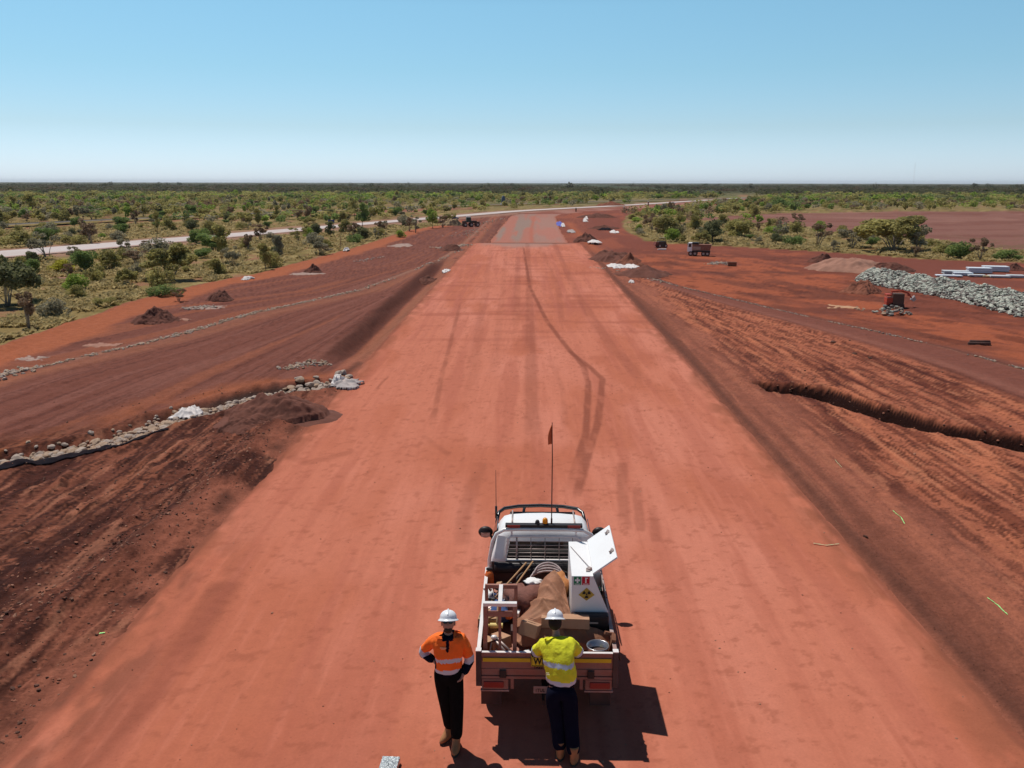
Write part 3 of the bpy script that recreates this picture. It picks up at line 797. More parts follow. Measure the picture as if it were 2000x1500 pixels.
while count < 225 and tries < 60000:
    tries += 1
    Y = 44 * (210 / 44) ** rng.random(); x = rng.uniform(-.64, .64) * Y
    if not is_veg(x, Y): continue
    if x > 0 and rng.random() < .25: continue
    d = rng.random()
    kind, pal = rng.choices(cand, wts)[0]
    w = rng.uniform(.9, 2.3) * (1 + Y / 300); h = w * rng.uniform(.5, .95)
    if kind == 'tall': h = w * 1.3
    if any((x - a) ** 2 + (Y - b) ** 2 < ((r + w * .45) * (1.0 if Y > 90 else 1.5)) ** 2 for a, b, r in taken): continue
    # keep the many-stemmed trees and vehicles clear
    taken.append((x, Y, w * .5)); count += 1
    wh = WHERE(x, Y)
    plant(x, Y, w, h, kind, pal, rng.randint(0, 1), f'{SHAPE[kind]} {pal} {KNAME[kind]} {wh}, one of several alike', f'{SHAPE[kind]} {pal} plants {wh}', z=-.03)

# the rest of the scrub, out to the horizon: nobody could count it
def scrub(name, n, y0, y1, wmin, wmax, hmin, hmax, nl, ls, pals, power=1.0, seed=5, dark=1.0):
    q = np.random.default_rng(seed); V = []; F = []; Cc = []; off = 0; made = 0; guard = 0
    while made < n and guard < n * 30:
        guard += 1
        Y = (y0 ** power + (y1 ** power - y0 ** power) * q.random()) ** (1 / power); x = q.uniform(-.86, .86) * Y
        if not is_veg(x, Y): continue
        w = q.uniform(wmin, wmax); h = q.uniform(hmin, hmax)
        k = min(6, max(2, int(w / 1.2)))
        cl = [(q.uniform(-.3, .3), q.uniform(-.3, .3), q.uniform(.35, .75), q.uniform(.16, .3), q.uniform(.16, .3)) for _ in range(k)]
        pal = PAL[pals[int(q.integers(len(pals)))]]
        v, f, c = leaf_cloud(q, cl, nl, ls / w, np.array(pal[0]) * dark, np.array(pal[1]) * dark, elong=1.2)
        v = v * np.array([w, w, h]) + np.array([x, Y, 0.0])
        V.append(v); F.append(f + off); Cc.append(c); off += len(v); made += 1
    me = np_mesh(name, np.concatenate(V), np.concatenate(F), np.concatenate(Cc), False, [leaf_m])
    return tag(link(name, me), kind='stuff')
P1 = ['olive', 'green', 'olive', 'olive', 'grey', 'brown', 'bright', 'olive']
scrub('scrub', 1800, 150, 330, 2.0, 4.6, 1.4, 2.9, 130, .42, P1, seed=5).name = 'scrub'
scrub('far_scrub', 1800, 320, 450, 3.5, 9, 2.0, 3.6, 110, .8, ['green', 'bright', 'olive', 'olive', 'olive', 'dark'], seed=6)
scrub('distant_woodland', 4200, 430, 2000, 10, 30, 3.0, 4.6, 100, 1.7, ['dark', 'dark', 'dark', 'brown', 'dark', 'grey'], seed=8, dark=.46, power=.4)
scrub('horizon_woodland', 1600, 1900, 7000, 60, 160, 3.2, 5.6, 120, 5.0, ['dark', 'grey', 'dark'], seed=9, dark=.7)

scrub('emergent_trees', 70, 650, 1500, 9, 20, 6.2, 7.8, 110, 1.3, ['dark', 'grey'], seed=12, dark=.46)
# dry grass tussocks
def tussocks(n, seed=3):
    q = np.random.default_rng(seed); V = []; Cc = []; made = 0
    pos = []
    while made < n:
        Y = 32 * (150 / 32) ** q.random(); x = q.uniform(-.74, .74) * Y
        if not is_veg(x, Y): continue
        if vn(np.array([x * .5]), np.array([Y * .35]), 71)[0] < .36: continue
        pos.append((x, Y)); made += 1
    pos = np.array(pos); zz = height(pos[:, 0], pos[:, 1])
    nb = 16; N = n * nb
    r = np.repeat(q.uniform(.09, .32, n) * (1 + pos[:, 1] / 160), nb); base = np.repeat(np.c_[pos, zz], nb, 0)
    a = q.uniform(0, 6.28, N); lean = q.uniform(.1, 1.3, N); hgt = r * q.uniform(.3, .8, N)
    d = np.c_[np.cos(a), np.sin(a), np.zeros(N)]; side = np.c_[-np.sin(a), np.cos(a), np.zeros(N)]
    b0 = base + d * (r * .25)[:, None]; tip = base + d * (r * lean)[:, None] + np.c_[np.zeros(N), np.zeros(N), hgt]
    mid = (b0 + tip) / 2 + np.c_[np.zeros(N), np.zeros(N), hgt * .2]
    w = (r * .22)[:, None]
    V = np.stack([b0, mid - side * w, tip, mid + side * w], 1).reshape(-1, 3)
    t = np.repeat(q.uniform(0, 1, n), nb) * .6 + q.uniform(0, 1, N) * .4
    A = np.array((.26, .20, .075)); B = np.array((.68, .54, .28)); col = A * (1 - t[:, None]) + B * t[:, None]
    me = np_mesh('dry_grass', V, np.arange(N * 4).reshape(-1, 4), np.repeat(col, 4, 0), False, [leaf_m])
    return tag(link('dry_grass', me), kind='stuff')
tussocks(12000)

# ================================================================== MATERIALS OF THE OBJECTS
white_paint = mat('white_paint', (.86, .86, .86), rough=.35, var=.04, spec=.5, dust=.04, scale=3)
white_box = mat('white_box_paint', (.84, .84, .84), rough=.45, var=.02, dust=.04, scale=4)
dusty_metal = mat('dusty_aluminium', (.45, .40, .38), rough=.5, metal=.3, var=.15, scale=9, dust=.65, bump=.2)
dusty_red = mat('dust_covered_steel', (.36, .19, .15), rough=.8, var=.18, scale=7, dust=.7, bump=.2)
pale_metal = mat('pale_aluminium', (.86, .83, .80), rough=.4, metal=.2, var=.08, dust=.12)
galv = mat('galvanised_tube', (.50, .46, .43), rough=.45, metal=.45, var=.15, dust=.35)
black_plastic = mat('black_plastic', (.018, .018, .02), rough=.45, var=.2, dust=.05)
black_tube = mat('black_tube_paint', (.015, .016, .018), rough=.25, var=.1, spec=.6)
rubber = mat('rubber', (.03, .028, .027), rough=.9, var=.25, dust=.35)
glass_dark = mat('tinted_glass', (.012, .014, .016), rough=.08, var=.05, spec=.8)
red_lens = mat('red_lens', (.30, .02, .018), rough=.25, var=.1, dust=.25)
amber = mat('amber_lens', (.95, .38, .02), rough=.2, var=.08, trans=.3)
yellow_tape = mat('yellow_tape', (.75, .52, .02), rough=.5, var=.08, dust=.12)
yellow_plate = mat('yellow_plate', (.85, .66, .04), rough=.5, var=.05, dust=.06)
black_ink = mat('black_ink', (.02, .018, .018), rough=.6, var=.1)
tarp_m = mat('brown_tarpaulin', (.32, .155, .085), rough=.75, var=.22, scale=5, dust=.3, bump=.35)
card_m = mat('cardboard', (.46, .28, .17), rough=.85, var=.12, scale=8, dust=.3)
dark_box = mat('dark_tray_liner', (.05, .045, .045), rough=.7, var=.3, dust=.25)
stainless = mat('stainless_steel', (.55, .56, .58), rough=.28, metal=.85, var=.12, dust=.12)
orange_plastic = mat('orange_plastic', (.80, .17, .03), rough=.45, var=.1, dust=.2)
blue_cloth = mat('blue_cloth', (.05, .09, .22), rough=.9, var=.3, scale=14, bump=.3)
paper_m = mat('white_paper', (.80, .78, .76), rough=.8, var=.05)
wood_m = mat('wooden_handle', (.42, .26, .13), rough=.7, var=.2, scale=10, dust=.3)
sack_m = mat('maroon_sack', (.17, .075, .06), rough=.9, var=.3, scale=9, dust=.25, bump=.4)
orange_sack = mat('orange_brown_sack', (.48, .20, .07), rough=.85, var=.2, scale=8, bump=.3)
hose_m = mat('pink_striped_hose', (.45, .36, .35), rough=.6, var=.3, scale=20)
rope_m = mat('brown_rope', (.30, .18, .10), rough=.95, var=.3, scale=20)
sign_green = mat('sign_green', (.01, .20, .09), rough=.5, var=.04)
sign_red = mat('sign_red', (.55, .01, .03), rough=.5, var=.04)
sign_white = mat('sign_white', (.82, .82, .82), rough=.5, var=.02)
skin_m = mat('skin', (.45, .24, .17), rough=.6, var=.06, spec=.3)
hivis_orange = mat('orange_hi_vis_cloth', (.98, .17, .02), rough=.8, var=.1, scale=12, bump=.25, dust=0)
hivis_yellow = mat('yellow_hi_vis_cloth', (.76, .74, .03), rough=.8, var=.1, scale=12, bump=.25)
navy = mat('navy_cloth', (.006, .007, .018), rough=.95, spec=.05, var=.2, scale=12, bump=.2)
black_cloth = mat('black_cloth', (.008, .007, .007), rough=.95, spec=.05, var=.2, scale=12, bump=.2)
reflective = mat('silver_reflective_tape', (.55, .60, .68), rough=.35, var=.08)
hat_m = mat('white_helmet_shell', (.82, .83, .86), rough=.3, var=.02, spec=.5)
boot_m = mat('tan_boot_leather', (.42, .19, .075), rough=.8, var=.2, scale=14, dust=.3)
sole_m = mat('boot_sole', (.06, .045, .035), rough=.9, var=.2)
hair_m = mat('dark_hair', (.02, .014, .01), rough=.8, var=.2)

# ================================================================== THE UTE
CX = .28; RY = 9.84
ute = empty('utility_truck', (CX, 12.3, 0), 'white flat-tray ute with loaded tray and roof beacon parked on the red road', 'ute')
def U(x, y, z): return (CX + x, y, z)
# body: lofted cab and bonnet, sections along the length
def loft(secs, n=18, closed=True):
    """each section: y, half width at sill, half width at top, z bottom, z shoulder, z top"""
    vs = []; fs = []
    for (y, wb, wt, z0, z1, z2) in secs:
        prof = [(-wb * .96, z0), (-wb, z0 + .12), (-wb, z1 - .06), (-wb * .985, z1), (-wt - (wb - wt) * .15, z1 + (z2 - z1) * .80), (-wt * .93, z2 - .035), (-wt * .78, z2 - .008), (-wt * .4, z2 + .012), (0, z2 + .018)]
        prof = prof + [(-a, b) for a, b in prof[-2::-1]]
        for a, b in prof: vs.append(U(a, y, b))
    k = len(prof)
    for i in range(len(secs) - 1):
        for j in range(k - 1): fs.append((i * k + j, i * k + j + 1, (i + 1) * k + j + 1, (i + 1) * k + j))
    fs.append(tuple(range(k))); fs.append(tuple((len(secs) - 1) * k + j for j in range(k))[::-1])
    return vs, fs
m = MB()
secs = [(12.46, .845, .66, .42, 1.12, 1.60), (12.56, .86, .675, .42, 1.12, 1.70), (12.75, .865, .685, .42, 1.12, 1.735), (13.05, .865, .68, .42, 1.12, 1.725), (13.22, .865, .665, .42, 1.12, 1.66),
        (13.45, .865, .68, .42, 1.10, 1.46), (13.72, .865, .73, .42, 1.06, 1.20), (13.80, .865, .74, .42, 1.04, 1.115), (14.1, .865, .72, .45, 1.00, 1.085), (14.45, .855, .70, .45, .95, 1.06), (14.68, .82, .66, .45, .88, 1.00), (14.80, .74, .58, .48, .78, .90), (14.86, .70, .52, .5, .70, .80)]
v, f = loft(secs); m.add(v, f)
body = m.build('body', white_paint, ute, smooth=True, bevel=0)
# roof ribs
m = MB()
for s in (-1, 1): m.tube([U(s * .50, 12.6, 1.742), U(s * .50, 13.15, 1.738)], .012, 6)
m.build('roof_rail', galv, ute, smooth=True)
# glass
m = MB()
m.prism([U(-.60, 12.452, 1.15), U(.60, 12.452, 1.15), U(.52, 12.475, 1.57), U(-.52, 12.475, 1.57)], (0, -.012, 0))
m.build('rear_window', glass_dark, ute)
m = MB()
m.prism([U(-.62, 13.84, 1.10), U(.62, 13.84, 1.10), U(.54, 13.26, 1.66), U(-.54, 13.26, 1.66)], (0, .015, .015))
m.build('windscreen', glass_dark, ute)
for s in (-1, 1):
    m = MB(); m.prism([U(s * .868, 12.68, 1.13), U(s * .868, 13.55, 1.13), U(s * .74, 13.22, 1.58), U(s * .735, 12.72, 1.60)], (s * .012, 0, .004)); m.build('side_window', glass_dark, ute)
    m = MB(); m.prism([U(s * .869, 12.66, .5), U(s * .869, 13.66, .5), U(s * .869, 13.66, 1.09), U(s * .869, 12.66, 1.09)], (s * .006, 0, 0)); d_ = m.build('door', white_paint, ute)
    m = MB(); m.box(U(s * .885, 12.82, .98), (.02, .16, .03)); m.build('handle', black_plastic, d_)
    # mirror
    m = MB(); m.tube([U(s * .84, 13.26, 1.22), U(s * .89, 13.26, 1.30)], .02, 6)
    m.ell(U(s * .955, 13.26, 1.33), (.125, .065, .095), 14, 8); mir = m.build('wing_mirror', black_plastic, ute, smooth=True)
    m = MB(); m.box(U(s * .955, 13.203, 1.305), (.15, .012, .07)); m.build('mirror_glass', mat('mirror_glass', (.5, .5, .5), rough=.25, metal=.6, var=.01), mir)
    # wheels
    for yy in (10.75, 14.02):
        m = MB(); prof = [(.20, -.11), (.33, -.12), (.375, -.09), (.385, -.03), (.385, .03), (.375, .09), (.33, .12), (.20, .11)]
        m.lathe((0, 0, 0), prof, 28, tilt=(0, R(90), 0)); m.v = [(CX + s * .74 + a, yy + b, .385 + c) for a, b, c in m.v]
        w_ = m.build('wheel', rubber, ute, smooth=True)
        m = MB(); m.cyl(U(s * .80, yy, .385), .20, .10, 20, 'x'); m.cyl(U(s * .86, yy, .385), .06, .03, 12, 'x'); m.build('rim', galv, w_, smooth=False, bevel=.01)
    # front guard flare
    m = MB(); m.tube([U(s * .86, 14.02 + .46 * math.cos(a), .42 + .46 * math.sin(a)) for a in np.linspace(0, math.pi, 12)], .035, 6); m.build('wheel_arch', black_plastic, ute, smooth=True)
m = MB(); m.box(U(0, 12.6, .52), (.8, 4.0, .14)); m.box(U(0, 10.75, .385), (1.3, .1, .1)); m.build('chassis', black_plastic, ute)
# bull bar
m = MB()
m.tube([U(-.80, 14.35, .62), U(-.81, 14.55, 1.0), U(-.78, 14.78, 1.08), U(-.68, 14.88, 1.115), U(-.42, 14.95, 1.13), U(0, 14.98, 1.135), U(.42, 14.95, 1.13), U(.68, 14.88, 1.115), U(.78, 14.78, 1.08), U(.81, 14.55, 1.0), U(.80, 14.35, .62)], .032, 8)
for s in (-1, 1): m.tube([U(s * .30, 14.96, 1.13), U(s * .34, 14.88, .95), U(s * .34, 14.9, .55)], .028, 8)
m.box(U(0, 14.92, .60), (1.6, .10, .24)); m.build('bull_bar', black_tube, ute, smooth=True)
for s in (-1, 1):
    m = MB(); m.ell(U(s * .60, 14.80, .80), (.12, .06, .09), 12, 8); m.build('headlight', mat('clear_lens', (.7, .72, .75), rough=.1, var=.02), ute, smooth=True)
# tray
TZ = .90; TX = .885
m = MB(); m.bx(CX - TX, CX + TX, 9.87, 12.30, TZ - .06, TZ)
for yy in np.arange(10.1, 12.2, .38): m.bx(CX - .8, CX + .8, yy, yy + .06, TZ - .14, TZ - .06)
m.build('tray_floor', dusty_red, ute)
for s in (-1, 1):
    m = MB(); m.bx(CX + s * TX - .016, CX + s * TX + .016, 9.90, 12.28, TZ - .05, 1.15)
    for yy in (10.5, 11.1, 11.7): m.box(U(s * (TX + .024), yy, 1.02), (.016, .05, .22))
    sd = m.build('side_board', dusty_red, ute, bevel=.003)
    m = MB(); m.bx(CX + s * TX - .026, CX + s * TX + .026, 9.90, 12.28 if s > 0 else 12.28, 1.152, 1.172); m.build('top_rail', pale_metal if s < 0 else dusty_metal, sd, bevel=.004)
    m = MB(); m.bx(CX + s * TX - .035, CX + s * TX + .035, 9.825, 9.895, .70, 1.176); m.build('corner_post', dark_box, ute, bevel=.006)
    m = MB(); m.bx(CX + s * TX - .036, CX + s * TX + .036, 9.82, 9.90, 1.177, 1.187); m.build('post_cap', pale_metal, ute)
# tailgate
m = MB(); m.bx(CX - .848, CX + .848, 9.846, 9.872, .90, 1.150)
m.bx(CX - .848, CX + .848, 9.836, 9.846, .90, .935); m.bx(CX - .848, CX + .848, 9.836, 9.846, 1.115, 1.150)
tg = m.build('tailgate', dusty_red, ute, bevel=.003)
m = MB(); m.bx(CX - .848, CX + .848, 9.834, 9.874, 1.1525, 1.160); m.build('top_edge', pale_metal, tg)
for s in (-1, 1):
    m = MB(); m.bx(*( (CX - .83, CX - .215) if s < 0 else (CX + .30, CX + .83)), 9.829, 9.8335, 1.035, 1.085); m.build('reflective_strip', yellow_tape, tg)
# call sign plate and lettering
m = MB(); m.bx(CX - .205, CX + .285, 9.820, 9.8265, .985, 1.125); m.build('sign_plate', yellow_plate, tg)
m = MB(); x0, x1, z0, z1 = CX - .198, CX + .278, .992, 1.118
for a in ((x0, x1, z0, z0 + .006), (x0, x1, z1 - .006, z1), (x0, x0 + .006, z0, z1), (x1 - .006, x1, z0, z1)): m.bx(a[0], a[1], 9.8165, 9.8192, a[2], a[3])
m.build('sign_border', black_ink, tg)
def text(name, s, x, y, z, size, parent, m_, bold=.004, rx=90, align='LEFT', sx=1.0):
    cu = bpy.data.curves.new(name, 'FONT'); cu.body = s; cu.size = size; cu.extrude = .0012; cu.offset = bold; cu.align_x = align
    t = bpy.data.objects.new(name, cu); COL.objects.link(t)
    dg = bpy.context.evaluated_depsgraph_get(); me = bpy.data.meshes.new_from_object(t.evaluated_get(dg))
    bpy.data.objects.remove(t); me.materials.clear(); me.materials.append(m_)
    o = link(name, me, parent); o.location = Vector((x, y, z)) - parent_world(parent); o.rotation_euler = (R(rx), 0, 0); o.scale = (sx, 1, 1)
    return o
text('lettering', 'WBL', CX - .175, 9.8165, 1.012, .130, tg, black_ink, .003, sx=.80)
text('lettering', 'TAZZ', CX - .17, 9.832, .945, .042, tg, black_ink, .001, sx=1.1)
# rear rail, lamps, number plate
m = MB(); m.bx(CX - .848, CX + .848, 9.835, 9.88, .80, .835); m.bx(CX - .848, CX + .848, 9.850, 9.88, .84, .895)
m.build('rear_rail', dusty_red, ute, bevel=.003)
for s in (-1, 1):
    m = MB(); m.bx(CX + min(s * .845, s * .50), CX + max(s * .845, s * .50), 9.832, 9.90, .655, .795); hb = m.build('lamp_housing', dusty_red, ute, bevel=.006)
    m = MB(); m.bx(CX + min(s * .82, s * .56), CX + max(s * .82, s * .56), 9.815, 9.831, .685, .768); m.build('tail_light', red_lens, hb, bevel=.006)
    m = MB(); m.bx(CX + min(s * .86, s * .49), CX + max(s * .86, s * .49), 9.82, 9.90, .635, .652); m.build('lip', dusty_metal, hb)
    m = MB(); m.bx(CX + min(s * .47, s * .43), CX + max(s * .47, s * .43), 9.84, 9.87, .66, .80); m.build('bracket', dusty_red, ute)
    m = MB(); m.bx(CX + s * .57 - .045, CX + s * .57 + .045, 9.815, 9.832, .82, .93); m.build('latch', black_plastic, ute, bevel=.008)
    m = MB(); m.bx(CX + s * .74 - .14, CX + s * .74 + .14, 10.28, 10.295, .16, .60); m.build('mud_flap', rubber, ute)
m = MB(); m.bx(CX - .17, CX + .13, 9.90, 9.91, .56, .66); np_ = m.build('number_plate', dusty_metal, ute, bevel=.003)
text('lettering', '1TUL', CX - .15, 9.897, .585, .062, np_, black_ink, .001, sx=.9)
m = MB(); m.bx(CX - .06, CX + .06, 9.80, 10.4, .46, .53); m.cyl(U(0, 9.80, .57), .025, .08, 12); m.build('tow_hitch', black_plastic, ute)
# headboard: rounded tube hoop, mesh, padded bar, light bar
HY = 12.26
m = MB()
hoop = [U(-.86, HY - .02, .90), U(-.85, HY, 1.30), U(-.80, HY + .02, 1.58), U(-.74, HY + .03, 1.70), U(-.62, HY + .03, 1.765), U(-.4, HY + .03, 1.775), U(.4, HY + .03, 1.775), U(.62, HY + .03, 1.765), U(.74, HY + .03, 1.70), U(.80, HY + .02, 1.58), U(.85, HY, 1.30), U(.86, HY - .02, .90)]
m.tube(hoop, .028, 10); hd = m.build('headboard', pale_metal, ute, smooth=True)
m = MB(); inn = [U(-.60, HY, 1.30), U(-.575, HY, 1.50), U(-.55, HY, 1.64), U(-.50, HY, 1.675), U(.50, HY, 1.675), U(.55, HY, 1.64), U(.575, HY, 1.5), U(.60, HY, 1.30)]
m.tube(inn, .018, 8, close=True)
for s in (-1, 1): m.box(U(s * .68, HY, 1.5), (.13, .012, .34), (R(-18), s * R(-9), 0)); m.box(U(s * .5, HY + .02, 1.715), (.03, .02, .09))
m.build('inner_frame', pale_metal, hd, smooth=False)
m = MB()
for z in (1.36, 1.42, 1.48, 1.54, 1.60): m.tube([U(-.585, HY - .01, z), U(.585, HY - .01, z)], .0055, 6)
for x in (-.42, -.2, 0.02, .24, .45): m.tube([U(x, HY + .002, 1.30), U(x, HY + .002, 1.67)], .006 if x > -.4 else .016, 6)
m.build('mesh_guard', galv, hd, smooth=True)
m = MB(); m.cyl(U(-.02, HY - .05, 1.20), .085, 1.50, 20, 'x'); m.build('padded_bar', black_plastic, hd, smooth=True, bevel=.02)
m = MB(); m.bx(CX - .82, CX + .82, HY - .03, HY - .015, .905, 1.28); m.build('headboard_panel', dark_box, hd)
m = MB(); m.bx(CX - .60, CX + .60, HY + .02, HY + .11, 1.800, 1.850); lb = m.build('light_bar', black_plastic, ute, bevel=.008)
for s in (-1, 1):
    m = MB(); m.bx(CX + s * .47 - .10, CX + s * .47 + .10, HY + .008, HY + .019, 1.806, 1.844); m.build('red_lamp', red_lens, lb)
m = MB(); m.lathe(U(.02, HY + .07, 1.851), [(.045, 0), (.045, .012), (.040, .014)], 20); bc = m.build('beacon', black_plastic, ute, smooth=True)
m = MB(); m.lathe(U(.02, HY + .07, 1.865), [(.044, 0), (.042, .045), (.034, .066), (.018, .078), (.0, .08)], 20); m.build('beacon_dome', amber, bc, smooth=True)
m = MB(); m.lathe(U(-.10, HY + .07, 1.851), [(.038, 0), (.036, .03), (.022, .055), (0, .062)], 16); m.build('camera_dome', black_plastic, ute, smooth=True)
# whip with flag
fx, fy, fz = GY(1079, 1028, HY + .08); ftop = GY(1077, 825, HY + .08)[2]
m = MB(); m.tube([(fx, fy, 1.851), (fx, fy, 1.93)], .014, 8); m.tube([(fx, fy, 1.93), (fx, fy, ftop * .6 + .8), (fx - .01, fy, ftop)], [.009, .008, .006], 8); wp = m.build('whip_pole', mat('dark_red_pole', (.07, .02, .018), rough=.5, var=.1), ute, smooth=True)
m = MB(); q_ = []
zt = ftop - .02
for i in range(9):
    t = i / 8; wdt = .012 + .05 * math.sin(min(1, t * 1.25) * 1.9); z = zt - .30 * t
    q_.append([(fx - .012 - wdt * a + .004, fy + .016 * math.sin(a * 6 + t * 3), z - .02 * a) for a in (0, .33, .66, 1)])
vs = [p for r_ in q_ for p in r_]; m.add(vs, [(i * 4 + j, i * 4 + j + 1, (i + 1) * 4 + j + 1, (i + 1) * 4 + j) for i in range(8) for j in range(3)])
fl = m.build('flag', mat('orange_flag', (.62, .17, .07), rough=.8, var=.15, trans=.3), ute, smooth=True)
sm = fl.modifiers.new('thick', 'SOLIDIFY'); sm.thickness = .004
# radio antenna on the bull bar
ax_, ay_ = CX - .83, 14.70; at_ = GY(968, 918, ay_)[2]
m = MB(); m.tube([(ax_, ay_, 1.0), (ax_, ay_, 1.22)], .022, 10); m.tube([(ax_, ay_, 1.22), (ax_ - .005, ay_, at_)], [.008, .004], 6); m.build('antenna', black_tube, ute, smooth=True)
# straps hanging over the right side
m = MB()
m.tube([U(.90, 11.9, 1.17), U(.935, 11.6, 1.05), U(.90, 11.3, 1.17)], .012, 6); m.tube([U(.91, 10.9, 1.16), U(.96, 10.6, .92), U(.91, 10.3, 1.15)], .010, 6); m.tube([U(.91, 10.2, 1.14), U(.97, 10.05, .95), U(.93, 9.93, 1.12)], .012, 6)
m.tube([U(-.91, 10.8, 1.16), U(-.94, 10.75, 1.0), U(-.91, 10.7, 1.14)], .012, 6)
m.build('tie_strap', black_plastic, ute, smooth=True)

ute.scale = (.955, 1, 1)
# ================================================================== WHITE LOCKER WITH OPEN LID, ON THE TRAY
LY = 10.66; LB = 11.80; tz = GY(1140, 1125, LY)[2]
LX0 = GY(1118, 1125, LY)[0]; LX1 = GY(1160, 1125, LY)[0]
bx0 = empty('storage_locker', (.85, 11.2, TZ), 'white storage locker with radiation sticker and lid swung open on the ute tray', 'locker')
m = MB()
A = [(LX0, LY, TZ + .003), (1.12, LY, TZ + .003), (1.10, LY, 1.30), (LX1, LY, tz), (LX0, LY, tz)]
B = [(LX0 + .01, LB, TZ + .003), (1.12, LB, TZ + .003), (1.10, LB, 1.30), (LX1, LB, tz), (LX0 + .01, LB, tz)]
m.add(A + B, [(0, 1, 2, 3, 4), (9, 8, 7, 6, 5), (0, 4, 9, 5), (4, 3, 8, 9), (0, 5, 6, 1), (1, 6, 7, 2)])
m.build('shell', white_box, bx0, bevel=.006)
m = MB(); m.prism([(1.075, LY + .04, TZ + .02), (1.075, LB - .05, TZ + .02), (LX1 - .02, LB - .05, tz - .04), (LX1 - .02, LY + .04, tz - .04)], (-.02, 0, -.01)); m.build('inner_liner', dark_box, bx0)
m = MB(); e0 = Vector((LX1 + .008, LY + .02, tz + .012)); e1 = Vector((LX1 + .008, LB - .02, tz + .012)); tip = Vector(GY(1208, 1090, LY + .02)); o_ = tip - e0
m.prism([e0, e1, e1 + o_, e0 + o_], (-.014, 0, .018)); lid = m.build('lid', white_box, bx0, bevel=.005)
for t in (.22, .80):
    p = e0.lerp(e1, t) + o_ * .86 + Vector((-.016, 0, .024))
    m = MB(); m.box(p, (.07, .05, .012), (0, R(-42), 0)); m.box(p + Vector((.01, .03, .012)), (.035, .035, .02), (0, R(-42), R(30))); m.box(p + Vector((-.02, -.025, .01)), (.03, .02, .02), (0, R(-42), R(-40))); m.build('latch', galv, lid)
m = MB(); m.tube([(LX0 + .03, LB - .20, tz + .008), (LX1 - .03, LY + .22, tz + .02)], .005, 6); m.box((LX1 - .04, LY + .19, tz + .018), (.07, .05, .03), (0, 0, R(50))); m.box((LX1 - .06, LY + .15, tz + .012), (.05, .04, .016)); m.build('lid_stay', galv, bx0)
for i in range(3):
    m = MB(); m.bx(1.045, 1.072, LY + .10 + i * .27, LY + .26 + i * .27, TZ + .03, 1.20 + .04 * i); m.build('stored_bottle', mat('dark_green_plastic', (.03, .08, .05), rough=.5, var=.3), bx0, bevel=.01)
# stickers
def sticker(name, px0, px1, py0, py1, m_):
    a = GY(px0, py1, LY); b = GY(px1, py0, LY)
    mm = MB(); mm.bx(a[0], b[0], LY - .005, LY - .003, a[2], b[2]); return mm.build(name, m_, bx0), a[0], b[0], a[2], b[2]
def bar(mm, r, u0, u1, v0, v1): 
    _, x0, x1, z0, z1 = r; mm.bx(x0 + (x1 - x0) * u0, x0 + (x1 - x0) * u1, LY - .0075, LY - .0055, z0 + (z1 - z0) * v0, z0 + (z1 - z0) * v1)
s1 = sticker('first_aid_sign', 1122, 1136.5, 1126, 1142, sign_green)
mm = MB(); bar(mm, s1, .39, .61, .26, .90); bar(mm, s1, .14, .385, .47, .69); bar(mm, s1, .615, .86, .47, .69); bar(mm, s1, .1, .9, .08, .15); mm.build('white_cross', sign_white, s1[0])
s2 = sticker('fire_extinguisher_sign', 1138, 1153, 1126, 1142, sign_red)
mm = MB(); bar(mm, s2, .41, .59, .26, .90); bar(mm, s2, .595, .78, .78, .87); bar(mm, s2, .12, .88, .08, .15); mm.build('white_symbol', sign_white, s2[0])
# radiation warning diamond
cxr, _, czr = GY(1147, 1160, LY); rr_ = .092
mm = MB(); mm.prism([(cxr - rr_ * 1.15, (LY - .003), czr - .01), (cxr, (LY - .003), czr - rr_), (cxr + rr_ * 1.15, (LY - .003), czr - .01), (cxr, (LY - .003), czr + rr_)], (0, -.002, 0)); s3 = mm.build('radiation_sign', mat('dusty_yellow', (.55, .40, .05), rough=.7, var=.25, scale=20, dust=.35), bx0)
mm = MB()
for k in range(3):
    a0 = R(-90 + 120 * k - 30 + 0); pts = [(cxr + .02 * math.cos(a0 + R(30) * 0), 0, 0)]
    ang = [R(-90 + 120 * k + d) for d in (-30, -15, 0, 15, 30)]
    pts = [(cxr + .056 * math.cos(a), (LY - .0055), czr + .056 * math.sin(a)) for a in ang] + [(cxr + .019 * math.cos(a), (LY - .0055), czr + .019 * math.sin(a)) for a in reversed(ang)]
    mm.prism(pts, (0, -.0015, 0))
mm.cyl((cxr, (LY - .0062), czr), .012, .0015, 14, 'y'); mm.build('trefoil', black_ink, s3)

